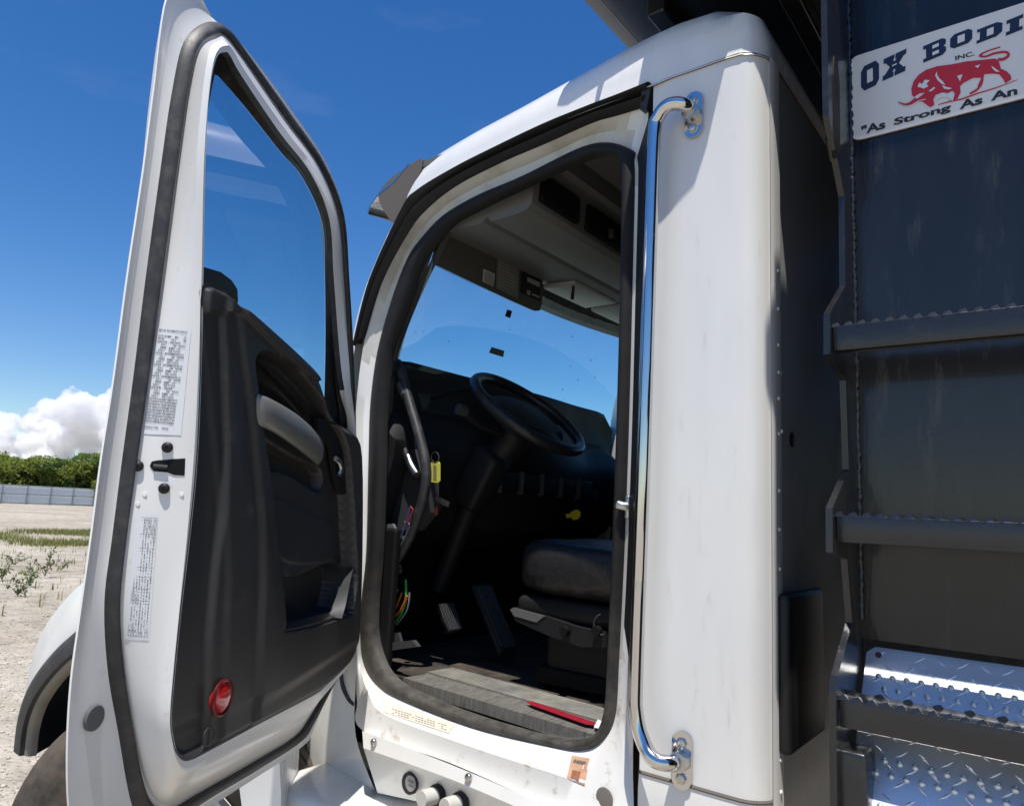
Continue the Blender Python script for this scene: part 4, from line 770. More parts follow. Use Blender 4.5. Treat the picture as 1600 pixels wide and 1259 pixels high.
# ridges of the rear pillar part of the panel
lt = P2([(365,494),(372,560),(384,640),(392,720),(398,800),(402,900),(398,1000),(395,1140)]); 
ridge_u = np.interp(G[:, 1], lt[::-1, 1], lt[::-1, 0]); w0 += .010*smooth01((G[:, 0]-ridge_u)/-.02+.5)-.006*smooth01((G[:, 0]-ridge_u-.10)/.022)
lt2 = P2([(349,500),(352,600),(356,700),(352,800),(340,900),(332,1000),(330,1150)]); r2u = np.interp(G[:, 1], lt2[::-1, 1], lt2[::-1, 0]); w0 -= .012*smooth01((G[:, 0]-r2u)/.014)
w0 += .012*smooth01(sdpoly(G, topcap)/.005+.2)
w0 -= .045*smooth01(sdpoly(G, rec)/.011+.1)
w0 -= .03*smooth01(sdpoly(G, deep1)/.007+.1); w0 -= .03*smooth01(sdpoly(G, deep2)/.007+.1)
w0 -= .055*smooth01(sdpoly(G, pocket)/.012+.1)
w0 += .004*smooth01(sdpoly(G, insert)/.004)
low = P2([(300,1120),(420,1075),(540,1000)]); lv_ = np.interp(G[:, 0], low[::-1, 0], low[::-1, 1]); w0 -= .006*smooth01((lv_-G[:, 1])/.03)
w0 = .1128+(w0-.1128)*smooth01((edge-.002)/.016)
TV = [DW(u, v, q) for (u, v), q in zip(G, w0)]
TV, TF = loft([TV[i*NC:(i+1)*NC] for i in range(NR)])
mk('trim_panel', TV, TF, TRIM, door, 60, label='black moulded plastic inner door panel')
# silver pull
pt = P2([(397,612),(412,621),(460,650),(506,684)], .13); pb = P2([(399,664),(414,672),(460,702),(504,728)], .13); pt = crv(pt, 8); pb = crv(pb, 8); loops = []
for i, (a, b_) in enumerate(zip(pt, pb)):
    c = (a+b_)/2; h = (a-b_)/2; s = i/(len(pt)-1); e = math.sin(math.pi*min(1, (1-s)*14+.4)/2); sec = []
    for an in np.linspace(0, 2*math.pi, 14, endpoint=False): q = c+h*math.cos(an)*e; sec.append(DW(q[0], q[1], .118+.026*math.sin(math.pi*s)+.016*math.sin(an)*(.5+.5*e)))
    loops.append(sec)
V, Fc = loft(loops, True); Fc += [tuple(range(14)), tuple(range(len(V)-14, len(V)))]
mk('pull_handle', V, Fc, PULL, door, 60, label='silver plastic door pull')
mk('latch_bezel', *prism([Dp(x, y, .100) for x, y in [(489,652),(500,656),(528,694),(540,730),(541,770),(525,772),(516,735),(512,700),(490,670)]], DN*.014), INT, door, 30); mk('latch_lever', *tube(crv([Dp(x, y, .122) for x, y in [(524,716),(530,722),(533,732),(530,742)]], 4), .007, 8), STEEL, door)
# pocket lip and lit pocket end
pl0 = [Dp(x, y, .10) for x, y in [(443,985),(480,975),(541,962)]]
mk('pocket_lip', *loft([crv([Dp(x, y, o) for x, y in q], 4) for q, o in (([(443,992),(480,985),(540,970)], .126), ([(443,984),(480,976),(541,958)], .130), ([(441,976),(480,965),(538,950)], .112), ([(441,985),(480,972),(538,960)], .06))]), TRIM, door, 40)
mk('pocket_end', *loft([crv([Dp(x, y, o) for x, y in q], 5) for q, o in (([(505,962),(515,955),(526,930),(533,908),(552,888)], .110), ([(534,966),(540,945),(545,920),(549,900),(552,888)], .142))]), TRIMG, door, 40)
# red lamp, embossed ring
dvh = bvh(bpy.data.objects['trim_panel'])
rc_ = hit(dvh, 345, 1089, 0); mk('door_reflector', *discm(rc_-DN*.004, DN, .031, .008, 32, .005), REDL, door, 60, label='round red reflector low on the door panel'); rf_ = bpy.data.objects['door_reflector']
mk('reflector_rim', *tube([rc_+DN*.004+.032*(DU*math.cos(a)+ZZ*math.sin(a)) for a in np.linspace(0, 2*math.pi, 36, endpoint=False)], .0035, 6, True), REDD, door)
er = hit(dvh, 325, 1150, 0)
if er is not None: mk('embossed_ring', *tube([er+DN*.001+.016*(DU*math.cos(a)+ZZ*math.sin(a)) for a in np.linspace(0, 2*math.pi, 28, endpoint=False)], .0018, 6, True), TRIM, door)
# latch, screws, plug on the shut face
dv = bvh(door)
for nm, x, y, r in (('latch_screw', 262, 699, .0095), ('latch_screw', 257, 763, .0095), ('latch_screw', 216, 728, .0095)):
    p = hit(dv, x, y, 0); vn = (CAM-p)/np.linalg.norm(CAM-p); nface = DU*.92+DN*.38
    mk(nm, *discm(p, nface, r, .006, 16, .003), BLACKR, door, 40); mk('screw_socket', *discm(p+nface*.0085, nface, r*.4, .001, 6), INTD, door, 0)
lat = [(234,728),(237,721),(246,719),(262,718),(270,717),(289,716),(288,743),(272,742),(262,738),(240,736)]
mk('latch_mouth', *prism([hit(dv, x, y, .0012) for x, y in lat], -(DU*.9)*.001), INTD, door, 0, label='black latch slot in the door edge')
mk('latch_jaw', *tube([hit(dv, 240, 728, .003), hit(dv, 262, 730, .003)], .004, 8), GREYI, door)
pg = hit(dv, 145, 1121, 0); mk('door_plug', *discm(pg, DN-DU*.0, .021, .006, 28), GREYP, door, 40, label='round dark grey plug on the door flange')
for x, y in ((226, 772), (284, 772), (215, 787)): 
    p = hit(dv, x, y, 0); mk('dimple', *discm(p, DU*.92+DN*.38, .004, .0012, 12), JAMB, door, 40)
# certification label: clear film with lines of print
def decal(tree, poly, off=.0012): return [hit(tree, x, y, off) for x, y in poly]
drape('certification_label', (246,512), (299,516), (283,680), (223,678), PAPER, door, 6, 12, .0008, dv)
txt = ['MFD BY: INCOMPLETE VEHICLE', '', 'DATE OF MFR    MO      YR', 'GVWR        KG (        LB)', 'GAWR - FRONT', '    KG (      LB)  WITH', '   TIRES  RIMS  AT', '  KPA (    PSI) COLD', 'GAWR - INTERMEDIATE (1)', '    KG (      LB)  WITH', '   TIRES  RIMS  AT', '  KPA (    PSI) COLD', 'GAWR - INTERMEDIATE (2)', '    KG (      LB)  WITH', '   TIRES  RIMS  AT', '  KPA (    PSI) COLD', 'GAWR - INTERMEDIATE (3)', '    KG (      LB)  WITH', '   TIRES  RIMS  AT', '  KPA (    PSI) COLD', 'GAWR - REAR', '    KG (      LB)  WITH', '   TIRES  RIMS  AT', '  KPA (    PSI) COLD', 'THIS VEHICLE HAS BEEN COMPLETED IN', 'ACCORDANCE WITH THE PRIOR MANU-', 'FACTURERS IVD, WHERE APPLICABLE.', 'THIS VEHICLE CONFORMS TO ALL', 'APPLICABLE FEDERAL MOTOR VEHICLE', 'SAFETY STANDARDS, AND BUMPER AND', 'THEFT PREVENTION STANDARDS, IF', 'APPLICABLE, IN EFFECT IN', 'VEHICLE IDENTIFICATION NUMBER', '', 'VEHICLE TYPE    TRUCK']
ms = []; n = len(txt)
for i, s in enumerate(txt):
    if not s.strip(): continue
    f = i/(n-1); lx = 249*(1-f)+226*f; ly = 517*(1-f)+668*f; rx = 293*(1-f)+270*f; p = hit(dv, lx, ly, .002); p2 = hit(dv, rx, ly+4, .002); pu = hit(dv, lx+1, ly-8, .002)
    ax = p2-p; wl = np.linalg.norm(ax); ax /= wl; ay = pu-p; ay -= ax*(ay @ ax); ay /= np.linalg.norm(ay); tm = text_mesh(s.replace('  ', '   '), .0052, .0001); wd = max(.001, max(v[0] for v in tm[0])); k = min(1.15, wl*(1.0 if len(s) > 22 else .85)/wd)
    ms.append(place(([np.array([v[0]*k, v[1], v[2]]) for v in tm[0]], tm[1]), p, ax, ay))
mk('certification_print', *joinm(*ms), INK, door, 0)
# tyre and rim table label, printed sideways
drape('tyre_table_label', (213,802), (247,804), (233,1001), (194,998), PAPER, door, 5, 12, .0008, dv)
GRY = mat('label_grey_ink', (.22, .20, .20), .6); ms = []
def lab(s, t_): a = np.array([216, 808])*(1-t_)+np.array([200, 992])*t_; b_ = np.array([245, 809])*(1-t_)+np.array([230, 995])*t_; r = a*(1-s)+b_*s; return r
def bar(s0, t0, s1, t1, th):
    a, b_ = lab(s0, t0), lab(s1, t1); d = b_-a; d = d/np.linalg.norm(d); nn_ = np.array([-d[1], d[0]])*th
    return [hit(dv, *(a+nn_), .002), hit(dv, *(b_+nn_), .002), hit(dv, *(b_-nn_), .002), hit(dv, *(a-nn_), .002)], [(0, 1, 2, 3)]
for s in np.linspace(0, 1, 8): ms.append(bar(s, 0 if s > .4 else .62, s, 1, .22))
for tt in (0, .14, .26, .42, .5, .6, .7, 1): ms.append(bar(.15 if tt < .6 else 0, tt, 1, tt, .3))
for s in np.arange(.07, 1, .143):
    tt = .01
    while tt < .97:
        l = rng.uniform(.008, .03)
        if rng.random() < .78 and not (s < .3 and tt < .5): ms.append(bar(s, tt, s, min(.99, tt+l), rng.uniform(.35, .75)))
        tt += l+.008
mk('tyre_table_print', *joinm(*ms), GRY, door, 0)
# labels lying on the curved sill
cv_ = bvh(cab)
for nm in ('sill_warning_label', 'orange_sill_label'): bpy.data.objects.remove(bpy.data.objects[nm])
drape('sill_warning_label', (603,1097), (712,1130), (702,1146), (598,1112), PAPERY, cab)
for k in range(3):
    for a in np.arange(.1, .95, .045):
        if rng.random() < .8: y0 = 1104+k*3.4; x = 603+a*100; drape('print_line', (x, y0+a*31), (x+3.4, y0+1+a*31), (x+3.4, y0+2.1+a*31), (x, y0+1.1+a*31), GRY, cab, 1, 1, .002)
drape('orange_sill_label', (894,1180), (922,1185), (914,1226), (886,1214), ORANGE, cab, label='peeling orange label on the sill corner')
tm = text_mesh('R40009', .011, .0005, 0); p = hit(cv_, 896, 1191, .003); p2 = hit(cv_, 916, 1195, .003); pu = hit(cv_, 897, 1184, .003); ax = (p2-p)/np.linalg.norm(p2-p); ay = pu-p; ay -= ax*(ay @ ax); ay /= np.linalg.norm(ay); mk('sill_label_print', *place(tm, p+(p-p)*0, ax, ay), INK, cab, 0)
drape('sill_label_code', (895,1203), (908,1206), (905,1219), (892,1215), mat('orange_print', (.25, .10, .05), .6, var=.5, vscale=500), cab, 2, 2, .002)
# small belongings
kt = thing('key_tag', 'yellow plastic key tag hanging from a split ring at the dash', 'key tag', S(680, 750, .17))
mk('tag_plate', *prism([S(x, y, .17) for x, y in [(674,722),(685,721),(687,724),(687,751),(684,754),(674,753),(672,750),(672,725)]], NS*.003), YEL, kt, 0)
mk('split_ring', *tube([S(680+6*math.cos(a), 714+8*math.sin(a), .17) for a in np.linspace(0, 2*math.pi, 18, endpoint=False)], .0013, 6, True), STEEL, kt)
for k in range(7): mk('tag_writing', *prism([S(x, y, .1685) for x, y in [(677,726+k*3.4),(682,727+k*3.4),(682,728.6+k*3.4),(677,727.6+k*3.4)]], NS*.0004), GRY, kt, 0)
yk = [Yp(x, y, 2.35) for x, y in [(887,803),(893,802),(897,798),(903,796),(907,799),(907,806),(903,811),(898,812),(894,807),(888,809)]]
yo = mk('yellow_plug', *prism(yk, np.array([-.012, .004, 0])), YEL2, None, 30); tag(yo, 'small yellow plastic plug on the dark lower dash', 'plug')
pp = mk('paper_scrap', *prism([Zp(x, y, ZF+.006) for x, y in [(845,1057),(858,1054),(872,1055),(866,1060),(850,1061)]], ZZ*.002), mat('scrap_paper', (.5, .48, .45), .8), None, 0); tag(pp, 'scrap of pale paper lying on the cab floor', 'paper')

# ------------------------------------------------------------------ hood side, fender, front wheel
def fz_(x, y, yy=1.12): return Yp(x, y, yy)
arch = [(-1.86, .62), (-1.90, .85), (-2.02, 1.05), (-2.20, 1.18), (-2.42, 1.235), (-2.60, 1.215), (-2.72, 1.155), (-2.86, 1.06), (-2.98, .95), (-3.06, .835), (-3.085, .72)]
outer = [(-1.70, .60), (-1.72, .95), (-1.85, 1.22), (-2.10, 1.40), (-2.40, 1.46), (-2.56, 1.41), (-2.69, 1.345), (-2.82, 1.265), (-2.965, 1.146), (-3.055, 1.016), (-3.10, .854)]
top = [(-1.93, .60), (-1.95, 1.1), (-1.97, 1.55), (-2.05, 1.66), (-2.42, 1.66), (-2.70, 1.56), (-2.86, 1.47), (-2.98, 1.36), (-3.08, 1.22), (-3.15, 1.06), (-3.18, .86)]
hood_top = [(-2.03, .62), (-2.03, 1.3), (-2.03, 1.84), (-2.15, 1.88), (-2.5, 1.84), (-2.8, 1.78), (-3.1, 1.68), (-3.3, 1.5), (-3.4, 1.2), (-3.4, .9), (-3.3, .75)]
cc = lambda L_, y: crv([np.array([x, (y[i] if isinstance(y, list) else y), z]) for i, (x, z) in enumerate(L_)], 5)
ysk = [1.28, 1.27, 1.22, 1.17, 1.15, 1.135, 1.125, 1.12, 1.12, 1.13, 1.14]
ytp = [1.50, 1.50, 1.50, 1.48, 1.44, 1.40, 1.36, 1.34, 1.32, 1.32, 1.32]
yht = [1.54, 1.55, 1.56, 1.58, 1.62, 1.66, 1.7, 1.75, 1.8, 1.85, 1.9]
arY = [y-.0 for y in ysk]
fen = mk('fender', *loft([cc(arch, [y+.004 for y in ysk]), cc(outer, ysk), (cc(outer, [y+.05 for y in ysk])*.35+cc(top, ytp)*.65)*1.0, cc(top, ytp), cc(hood_top, yht)]), WHITE, TR, 60, label='white front fender and hood side ahead of the door')
nz0 = 14; a0c = cc(arch, ysk)[nz0:]
sh = lambda s, dy=0.: np.array([[-2.42+(p[0]+2.42)*s, p[1]+dy, .58+(p[2]-.58)*s] for p in a0c])
mk('fender_flare', *loft([sh(1.012, -.002), sh(1.0, -.016), sh(.96, -.026), sh(.90, -.020), sh(.895, .0)]), FLARE, fen, 40, label='black plastic wheel arch flare')
mk('arch_lip', *loft([sh(.90, -.006), sh(.885, -.002), sh(.872, .012), sh(.872, .03)]), TANLIP, fen, 40)
mk('arch_liner', *loft([sh(.876, .02), sh(.93, .08), sh(.95, .5)]), INTD, fen, 40)
hood = mk('hood', *loft([cc(hood_top, yht), [np.array([p[0], CY, p[2]+.10]) for p in cc(hood_top, yht)], [mir(p) for p in cc(hood_top, yht)]]), WHITE, TR, 60)
stp = mk('step_fairing', *boxm((-1.66, 1.48, .54), (.46, .30, .64), bev=.03), WHITE, TR, 60, label='white step fairing below the door')
mk('step_recess', *boxm((-1.64, 1.326, .50), (.30, .02, .14), bev=.02), INTD, stp, 40)
mk('cowl_side', *loft([crv([S(x, y, o) for x, y in P], 5) for P, o in (([(557,1000),(556,1060),(556,1150),(588,1240)], .0), ([(540,1000),(535,1060),(520,1150),(540,1260)], .012), ([(500,1000),(490,1060),(470,1150),(480,1270)], .05))]), WHITE, TR, 50)
ch = bpy.data.objects['cowl_side']; mk('cowl_gasket', *tube(crv([S(x, y, .002) for x, y in [(532,1040),(535,1070),(545,1092),(554,1100)]], 5), .006, 8), GREYI, ch)
# wheel turned to the left
sr = math.radians(35); wx = np.array([-math.cos(sr), -math.sin(sr), 0]); wnx = np.array([math.sin(sr), -math.cos(sr), 0]); wc2 = np.array([-2.25, 1.25, .52])
fw = thing('front_wheel', 'x', 'x', (0, 0, 0)); del fw['category']; fw['label'] = 'dusty front wheel turned toward the camera'; fw.parent = TR; fw['_base'] = [0., 0, 0]; fw.matrix_parent_inverse = Matrix.Translation(Vector((1.2, -2.45, 0)))
tp = [(.29, -.01), (.32, .012), (.40, .028), (.46, .022), (.492, 0), (.508, -.012), (.52, -.035), (.52, -.06), (.508, -.063), (.508, -.075), (.52, -.078), (.52, -.125), (.508, -.128), (.508, -.14), (.52, -.143), (.52, -.19), (.508, -.193), (.508, -.205), (.52, -.208), (.518, -.24), (.49, -.275), (.40, -.30), (.29, -.28)]
mk('tyre', *loft([[wc2+r*(wx*math.cos(a)+ZZ*math.sin(a))+wnx*h for a in np.linspace(0, 2*math.pi, 72, endpoint=False)] for r, h in tp], True), TYRE, fw, 35)
mk('wheel_disc', *loft([[wc2+r*(wx*math.cos(a)+ZZ*math.sin(a))+wnx*h for a in np.linspace(0, 2*math.pi, 48, endpoint=False)] for r, h in ((.29, -.005), (.28, .012), (.265, .006), (.25, -.05), (.16, -.06), (.12, .02), (.09, .06), (.001, .065))], True), mat('wheel_paint', (.5, .5, .5), .4, dirt=(.25, .2, .15), damt=.7), fw, 40)
for k in range(10): a = k*.628; mk('wheel_nut', *discm(wc2+.20*(wx*math.cos(a)+ZZ*math.sin(a))-wnx*.055, wnx, .018, .03, 6), STEEL, fw, 20)
# ------------------------------------------------------------------ dump body
WY = 1.35; BX = -.292
body = mk('dump_body', *joinm(loft([[np.array([x, WY, z]) for x in (BX, -.1, .6, 3.8)] for z in (1.47, 1.9, 2.6, 3.25)]), loft([[np.array([BX, y, z]) for y in (WY, 2.0, 3.0, 2*CY-WY)] for z in (1.1, 2.0, 3.25)]), loft([[np.array([x, 2*CY-WY, z]) for x in (BX, 3.8)] for z in (1.1, 3.25)]), loft([[np.array([x, y, 1.10]) for x in (BX, 3.8)] for y in (WY+.2, 2*CY-WY)])), NAVY, TR, 20, label='glossy black steel dump body behind the cab')
mk('shading_top_rail', *boxm((1.77, WY-.10, 3.2), (4.1, .27, .12), bev=.01), NAVY, body, 30)  # rail out of view, overhang widened to keep sun off the sign
# cab shield over the roof, its unseen left outline invented to shape the cab shadow
shp = [(BX, 1.345), (-.505, 1.345), (-.517, 1.285), (-.53, 1.262), (-.60, 1.243), (-.71, 1.243), (-.73, 1.374), (-.84, 1.374), (-.845, 1.335), (-.853, 1.335), (-.858, 1.374), (-.955, 1.374), (-.955, 2*CY-1.335), (BX, 2*CY-1.335)]
mk('cab_shield', *prism([np.array([x, y, 3.0]) for x, y in shp], ZZ*.008), BLKP, body, 0, label='black cab shield plate overhanging the cab roof')
mk('shield_lip', *loft([[np.array([x, y, z]) for y in (1.374, 2*CY-1.335)] for x, z in ((-.925, 2.999), (-.965, 3.008), (-.985, 3.03), (-.983, 3.05))]), mat('shield_lip_bounce', (.07, .07, .068), .5), body, 30)  # paler colour stands in for ground light caught by the bent lip
mk('shield_side', *boxm((-.60, 1.50, 3.03), (.6, .012, .07)), BLKP, body, 0)
for x in (-.80, -.5): mk('shield_brace', *boxm((x, 2.2, 2.975), (.05, 1.3, .05), bev=.006), BLKP, body, 0)
# inclined tread plate at the foot of the wall
tA = np.array([0, 1.358, 1.458]); tB = np.array([0, 1.17, 1.19]); td = (tB-tA)/np.linalg.norm(tB-tA); tnn = np.cross(XA, td); tnn = tnn if tnn[1] < 0 else -tnn
x0_, x1_ = BX+.006, .62; LT_ = np.linalg.norm(tB-tA)
def tpnt(x, s, h=0.): return np.array([x, 0, 0])+tA+td*s+tnn*h
mk('tread_plate', *prism([tpnt(x0_+.012, 0), tpnt(x1_, 0), tpnt(x1_, LT_), tpnt(x0_, LT_), tpnt(x0_, .012)], -tnn*.004), ALU, body, 0, label='bright aluminium tread plate under the ladder')
tpl = bpy.data.objects['tread_plate']
dm, lm = [], []
for i, s in enumerate((.05, .07, .115, .135, .18, .20, .245, .265, .305)):
    for k in range(42):
        x = x0_+.022+k*.0200+(.0100 if i % 2 else 0)
        if x < x1_-.02: dm.append(discm(tpnt(x, s), tnn, .0046, .0018, 10, .0026))
mk('raised_dots', *joinm(*dm), ALU, body, 60, kind='stuff')
for r, s in enumerate(np.arange(.012, LT_, .022)):
    for k in range(32):
        x = x0_+.02+k*.029+(.0145 if r % 2 else 0)
        if x > x1_-.02: continue
        a = math.radians(38 if (r+k) % 2 else -38); d = XA*math.cos(a)+td*math.sin(a); e = XA*-math.sin(a)+td*math.cos(a); c = tpnt(x, s)
        lm.append(([c-d*.0105, c+e*.0022, c+d*.0105, c-e*.0022, c+tnn*.0009-d*.004, c+tnn*.0009+d*.004], [(0, 1, 4), (1, 5, 4), (1, 2, 5), (2, 3, 5), (3, 4, 5), (3, 0, 4)]))
mk('diamond_lugs', *joinm(*lm), ALU, body, 0, kind='stuff')
mk('plate_bolt', *discm(tpnt(x0_+.018, .014), tnn, .005, .002, 10), mat('rust_bolt', (.12, .05, .04), .7), body, 30)
mk('lamp_box', *boxm((BX+.012, 1.22, 1.27), (.05, .06, .12), bev=.006), BLKP, body, 30); mk('lamp_bolt', *discm((BX+.016, 1.189, 1.24), (0, -1, 0), .012, .006, 12), STEEL, body, 30)
# ladder
RXL = -.302
railp = [(1.355, 3.2), (1.20, 3.2), (1.196, 2.33), (1.292, 2.225), (1.286, 2.06), (1.182, 1.985), (1.178, 1.918), (1.275, 1.893), (1.283, 1.745), (1.176, 1.678), (1.174, 1.612), (1.26, 1.60), (1.285, 1.50), (1.19, 1.432), (1.178, 1.41), (1.172, 1.10), (1.355, 1.10)]
lad = mk('ladder', *joinm(prism([np.array([RXL, y, z]) for y, z in railp], XA*.010), prism([np.array([.16, y, z]) for y, z in railp], XA*.010)), BLKP, TR, 0, label='black welded steel ladder on the dump body')
mk('hand_slot', *prism([np.array([RXL-.0015, y, z]) for y, z in [(1.225, 2.30), (1.245, 2.275), (1.262, 2.30), (1.268, 2.42), (1.258, 2.46), (1.235, 2.46), (1.225, 2.42)]], XA*.013), INTD, lad, 0)
mk('slot_edge', *tube([np.array([RXL, y, z]) for y, z in [(1.225, 2.30), (1.245, 2.275), (1.262, 2.30), (1.268, 2.42), (1.258, 2.46), (1.235, 2.46), (1.225, 2.42)]], .0035, 6, True), BLKP, lad)
mk('weld_bead', *tube([np.array([RXL+.011+rng.normal()*.0006, WY-.004, z]) for z in np.arange(1.5, 3.1, .006)], [.0045+.0014*math.sin(i*2.1)+rng.random()*.001 for i in range(len(np.arange(1.5, 3.1, .006)))], 6), BLKP, lad, 60)
tooth = mk('rung_tooth', *([np.array(v)*.001 for v in [(-8.5, -5, -2), (7.5, -5, -2), (8.5, 6, -2), (-7.5, 6, -2), (-6, -4, 3.5), (1, -3, 6.5), (4, 3, 5.5), (-3, 4, 3.0)]], [(0, 1, 2, 3), (0, 1, 5, 4), (1, 2, 6, 5), (2, 3, 7, 6), (3, 0, 4, 7), (4, 5, 6, 7)]), BLKP, None, 50)
for zt in (1.966, 1.668, 1.400):
    rg = mk('rung', *joinm(boxm((-.067, 1.196, zt-.020), (.448, .006, .040), bev=.0015), boxm((-.067, 1.228, zt-.003), (.448, .058, .006), bev=.0015), boxm((-.067, 1.256, zt-.016), (.448, .005, .030), bev=.0015)), BLKP, lad, 30)
    for k in range(23):
        x = -.287+k*.0193
        for yy, sc_2 in ((1.199, 1.0), (1.250, .8)):
            if yy > 1.2 and k % 2: continue
            link_copy(tooth, Matrix.Translation((x, yy, zt))@Matrix.Rotation(.25*(1 if yy < 1.22 else -1), 4, 'Z')@Matrix.Scale(sc_2, 4), lad)
bpy.data.objects.remove(tooth)
# ------------------------------------------------------------------ the sign on the wall
SY = WY-.006
sc5 = lambda cx, cy: (1300+cx/5.247, cy/5.247)                       # measured on an enlargement of the sign
def sg_(cx, cy, o=0.): return Yp(*sc5(cx, cy), SY-o)
tl, bl = sg_(150, 520), sg_(150, 1170)
zt_, zb_ = 2.517, 2.350; sx0 = -.2905; sx1 = .185; rr = .016; cs = []
for cxx, czz, a0_ in ((sx0+rr, zt_-rr, 90), (sx0+rr, zb_+rr, 180), (sx1-rr, zb_+rr, 270), (sx1-rr, zt_-rr, 0)):
    for a in np.radians(np.linspace(a0_, a0_+90, 7)): cs.append(np.array([cxx+rr*math.cos(a), SY, czz+rr*math.sin(a)]))
sign = mk('sign_plate', *prism(cs, YA*.004), SIGNW, body, 0, label='white sign plate lettered OX BODIES INC. with a red bull')
def poly_flat(name, polys, m, o):
    V = []; Fc = []
    for P in polys:
        s = len(V); V += [sg_(x, y, o) for x, y in P]; Fc.append(tuple(range(s, s+len(P))))
    return mk(name, V, Fc, m, body, 0)
# slab letters drawn on a unit cell, chamfered like the painted ones
def letter(ch):
    if ch == 'O': return [[(.18,0),(.82,0),(1,.2),(1,.8),(.82,1),(.18,1),(0,.8),(0,.2)]], [[(.34,.24),(.66,.24),(.66,.76),(.34,.76)]]
    if ch == 'D': return [[(0,0),(.78,0),(1,.2),(1,.8),(.78,1),(0,1),(0,.78),(.12,.78),(.12,.22),(0,.22)]], [[(.40,.25),(.66,.25),(.66,.75),(.40,.75)]]
    if ch == 'B': return [[(0,0),(.82,0),(.98,.14),(.98,.40),(.88,.5),(.98,.60),(.98,.86),(.82,1),(0,1),(0,.78),(.12,.78),(.12,.22),(0,.22)]], [[(.40,.20),(.68,.20),(.68,.40),(.40,.40)],[(.40,.60),(.68,.60),(.68,.80),(.40,.80)]]
    if ch == 'I': return [[(0,0),(1,0),(1,.24),(.78,.24),(.78,.76),(1,.76),(1,1),(0,1),(0,.76),(.22,.76),(.22,.24),(0,.24)]], []
    if ch == 'X': return [[(0,0),(.48,0),(.48,.2),(.42,.22),(.5,.34),(.58,.22),(.52,.2),(.52,0),(1,0),(1,.22),(.9,.24),(.70,.5),(.9,.76),(1,.78),(1,1),(.52,1),(.52,.8),(.58,.78),(.5,.66),(.42,.78),(.48,.8),(.48,1),(0,1),(0,.78),(.1,.76),(.30,.5),(.1,.24),(0,.22)]], [[(.40,.47),(.60,.47),(.60,.53),(.40,.53)]]
    if ch == 'E': return [[(0,0),(1,0),(1,.34),(.78,.34),(.72,.22),(.40,.22),(.40,.40),(.72,.40),(.72,.60),(.40,.60),(.40,.78),(.72,.78),(.78,.66),(1,.66),(1,1),(0,1),(0,.78),(.12,.78),(.12,.22),(0,.22)]], []
    return [[(0,0),(.85,0),(1,.14),(1,.46),(.88,.58),(.36,.62),(.36,.78),(.66,.78),(.72,.68),(1,.68),(1,1),(.15,1),(0,.86),(0,.54),(.12,.42),(.64,.40),(.64,.22),(.34,.22),(.28,.34),(0,.34)]], []
navy, halo, holes = [], [], []
def setword(seq):
    for ch, x0, z0, x1, z1, ww in seq:           # lower-left corner, baseline direction end, height and width in metres
        ou_, inn = letter(ch)
        for src, dst in ((ou_, navy), (inn, holes)):
            for P in src: dst.append([np.array([x0+ww*u+(0)*v, 0, z0+z1*v+(x1)*u]) for u, v in P])
def sxz(cx, cy): p = sg_(cx, cy); return p[0], p[2]
cells = [('O', (240,760), (388,690), (238,560)), ('X', (415,670), (602,585), (425,490)), ('B', (750,520), (940,440), (748,385)), ('O', (968,415), (1150,345), (970,300)), ('D', (1185,365), (1395,285), (1190,250)), ('I', (1425,300), (1562,245), (1432,175))]
mm_ = []
for ch, bl_, br_, tl_ in cells:
    b0_, b1_, t0_ = sg_(*bl_), sg_(*br_), sg_(*tl_); ou_, inn = letter(ch); mm_.append((ch, b0_, b1_-b0_, t0_-b0_))
dx = mm_[-1][1]+mm_[-1][2]; bw_ = mm_[4][2]*.9; st0 = mm_[5][1]+np.array([mm_[5][2][0]+.012, 0, mm_[5][2][2]]); mm_.append(('E', st0, bw_, mm_[5][3])); mm_.append(('S', st0+bw_*1.2, bw_, mm_[5][3]))
for ch, o_, ex, ey in mm_:
    ou_, inn = letter(ch); P = ou_[0]; c = np.mean(np.array(P), 0)
    mk('letter', [o_+ex*u+ey*v-YA*.0010 for u, v in P], [tuple(range(len(P)))], SIGNN, body, 0)
    mk('letter_outline', [o_+ex*((u-c[0])*1.10+c[0])+ey*((v-c[1])*1.09+c[1])-YA*.0005 for u, v in P], [tuple(range(len(P)))], SIGNH, body, 0)
    for P in inn: mk('letter_counter', [o_+ex*u+ey*v-YA*.0015 for u, v in P], [tuple(range(len(P)))], SIGNW, body, 0)
def words(s, bl_, br_, tl_, m, bold, y=.001):
    o_, e_, t_ = sg_(*bl_), sg_(*br_), sg_(*tl_); tm = text_mesh(s, 1, bold); wd = max(v[0] for v in tm[0]); hg = max(v[1] for v in tm[0]); ex = (e_-o_)/wd; ey = (t_-o_)/hg
    return [o_+ex*v[0]+ey*v[1]-YA*y for v in tm[0]], tm[1]
m1 = words('INC.', (1008,500), (1170,458), (1005,465), SIGNK, .02)
m2 = words('"As', (240,1110), (440,1050), (238,1040), SIGNK, .035); m3 = words('Strong', (508,1030), (975,905), (510,975), SIGNK, .035); m4 = words('As', (1055,898), (1235,850), (1055,830), SIGNK, .035); m5 = words('An', (1312,828), (1520,775), (1312,760), SIGNK, .035)
m6 = words('Ox"', (1610,750), (1850,695), (1610,680), SIGNK, .035)
for m_ in (m1, m2, m3, m4, m5, m6): mk('word', *m_, SIGNK, body, 0)
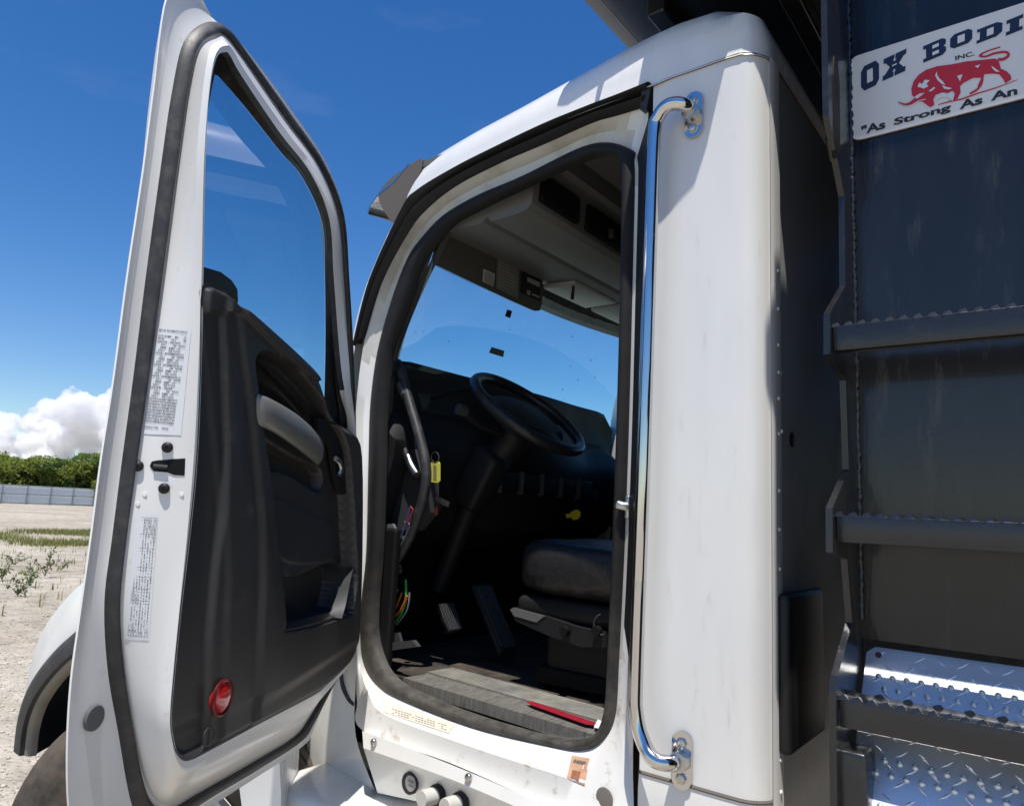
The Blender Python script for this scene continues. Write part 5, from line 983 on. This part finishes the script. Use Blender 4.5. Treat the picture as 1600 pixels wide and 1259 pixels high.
bull = [(655,780),(650,730),(668,670),(710,615),(770,575),(860,545),(980,530),(1100,505),(1240,492),(1330,482),(1362,490),(1372,520),(1385,565),(1430,585),(1465,620),(1470,655),(1420,685),(1405,650),(1370,610),(1310,605),(1250,610),(1240,650),(1215,720),(1190,740),(1200,690),(1225,640),(1160,640),(1080,680),(1050,710),(1055,760),(1030,810),(985,828),(1010,770),(990,745),(950,765),(900,760),(850,780),(830,820),(840,860),(810,882),(785,868),(740,835),(700,835)]
wht = [(x+(x-1040)*.018+(-6 if x < 800 else 4), y+(y-680)*.03+(-7 if y < 620 else 7)) for x, y in bull]
poly_flat('emblem_outline', [wht], SIGNH, .0006); poly_flat('emblem_bull', [bull], SIGNR, .0012)
tail = crv(np.array([(1362,490),(1400,488),(1440,465),(1445,440),(1410,428),(1330,440),(1260,465),(1215,462),(1225,445),(1290,415),(1380,388)]), 5)
V = []; 
def stroke(P, wd):
    P = np.array(P, float); t_ = np.gradient(P, axis=0); t_ /= np.linalg.norm(t_, axis=1)[:, None]; n_ = np.stack([-t_[:, 1], t_[:, 0]], 1)*np.array(wd)[:, None]; return [tuple(p) for p in P+n_]+[tuple(p) for p in (P-n_)[::-1]]
def strip_flat(name, P, wd, m, o):
    P = np.array(P, float); wd = np.broadcast_to(wd, (len(P),)); L_ = stroke(P, wd); n_ = len(P); V = [sg_(x, y, o) for x, y in L_]; Fc = [(i, i+1, 2*n_-2-i, 2*n_-1-i) for i in range(n_-1)]; mk(name, V, Fc, m, body, 0)
strip_flat('emblem_tail_outline', tail, np.linspace(19, 11, len(tail)), SIGNH, .0005); strip_flat('emblem_tail', tail, np.linspace(13, 5, len(tail)), SIGNR, .0013)
horn = crv(np.array([(760,790),(700,810),(650,845),(600,858),(545,838)]), 5); strip_flat('emblem_horn_outline', horn, np.linspace(30, 9, len(horn)), SIGNH, .0013); strip_flat('emblem_horn', horn, np.linspace(22, 4, len(horn)), SIGNR, .0018)
poly_flat('emblem_highlight', [[(670,800),(725,765),(745,775),(700,810)], [(715,680),(740,690),(760,655),(800,660),(775,690),(790,710),(750,730),(730,720),(700,715)], [(860,585),(845,620),(865,660),(900,690),(930,700),(905,665),(880,645),(862,615)], [(900,700),(940,715),(985,725),(960,735),(920,730)], [(1025,625),(1070,610),(1050,670)], [(1170,545),(1215,530),(1195,560)], [(1305,540),(1335,560),(1375,590),(1345,590),(1320,570)], [(790,750),(835,715),(848,722),(815,750)], [(905,760),(860,790),(845,830),(900,800),(950,800),(990,830),(1005,775),(985,750),(945,775)]], SIGNH, .0020)
strip_flat('emblem_ground', [(870,860),(960,835),(1060,815),(1200,765),(1350,720),(1520,655)], [3, 5, 6, 5, 4, 2], SIGNR, .0014)
strip_flat('emblem_leg', crv(np.array([(1235,640),(1225,690),(1190,735),(1130,770)]), 4), 8, SIGNR, .0014)


for o in bpy.data.objects:
    if '_base' in o: del o['_base']
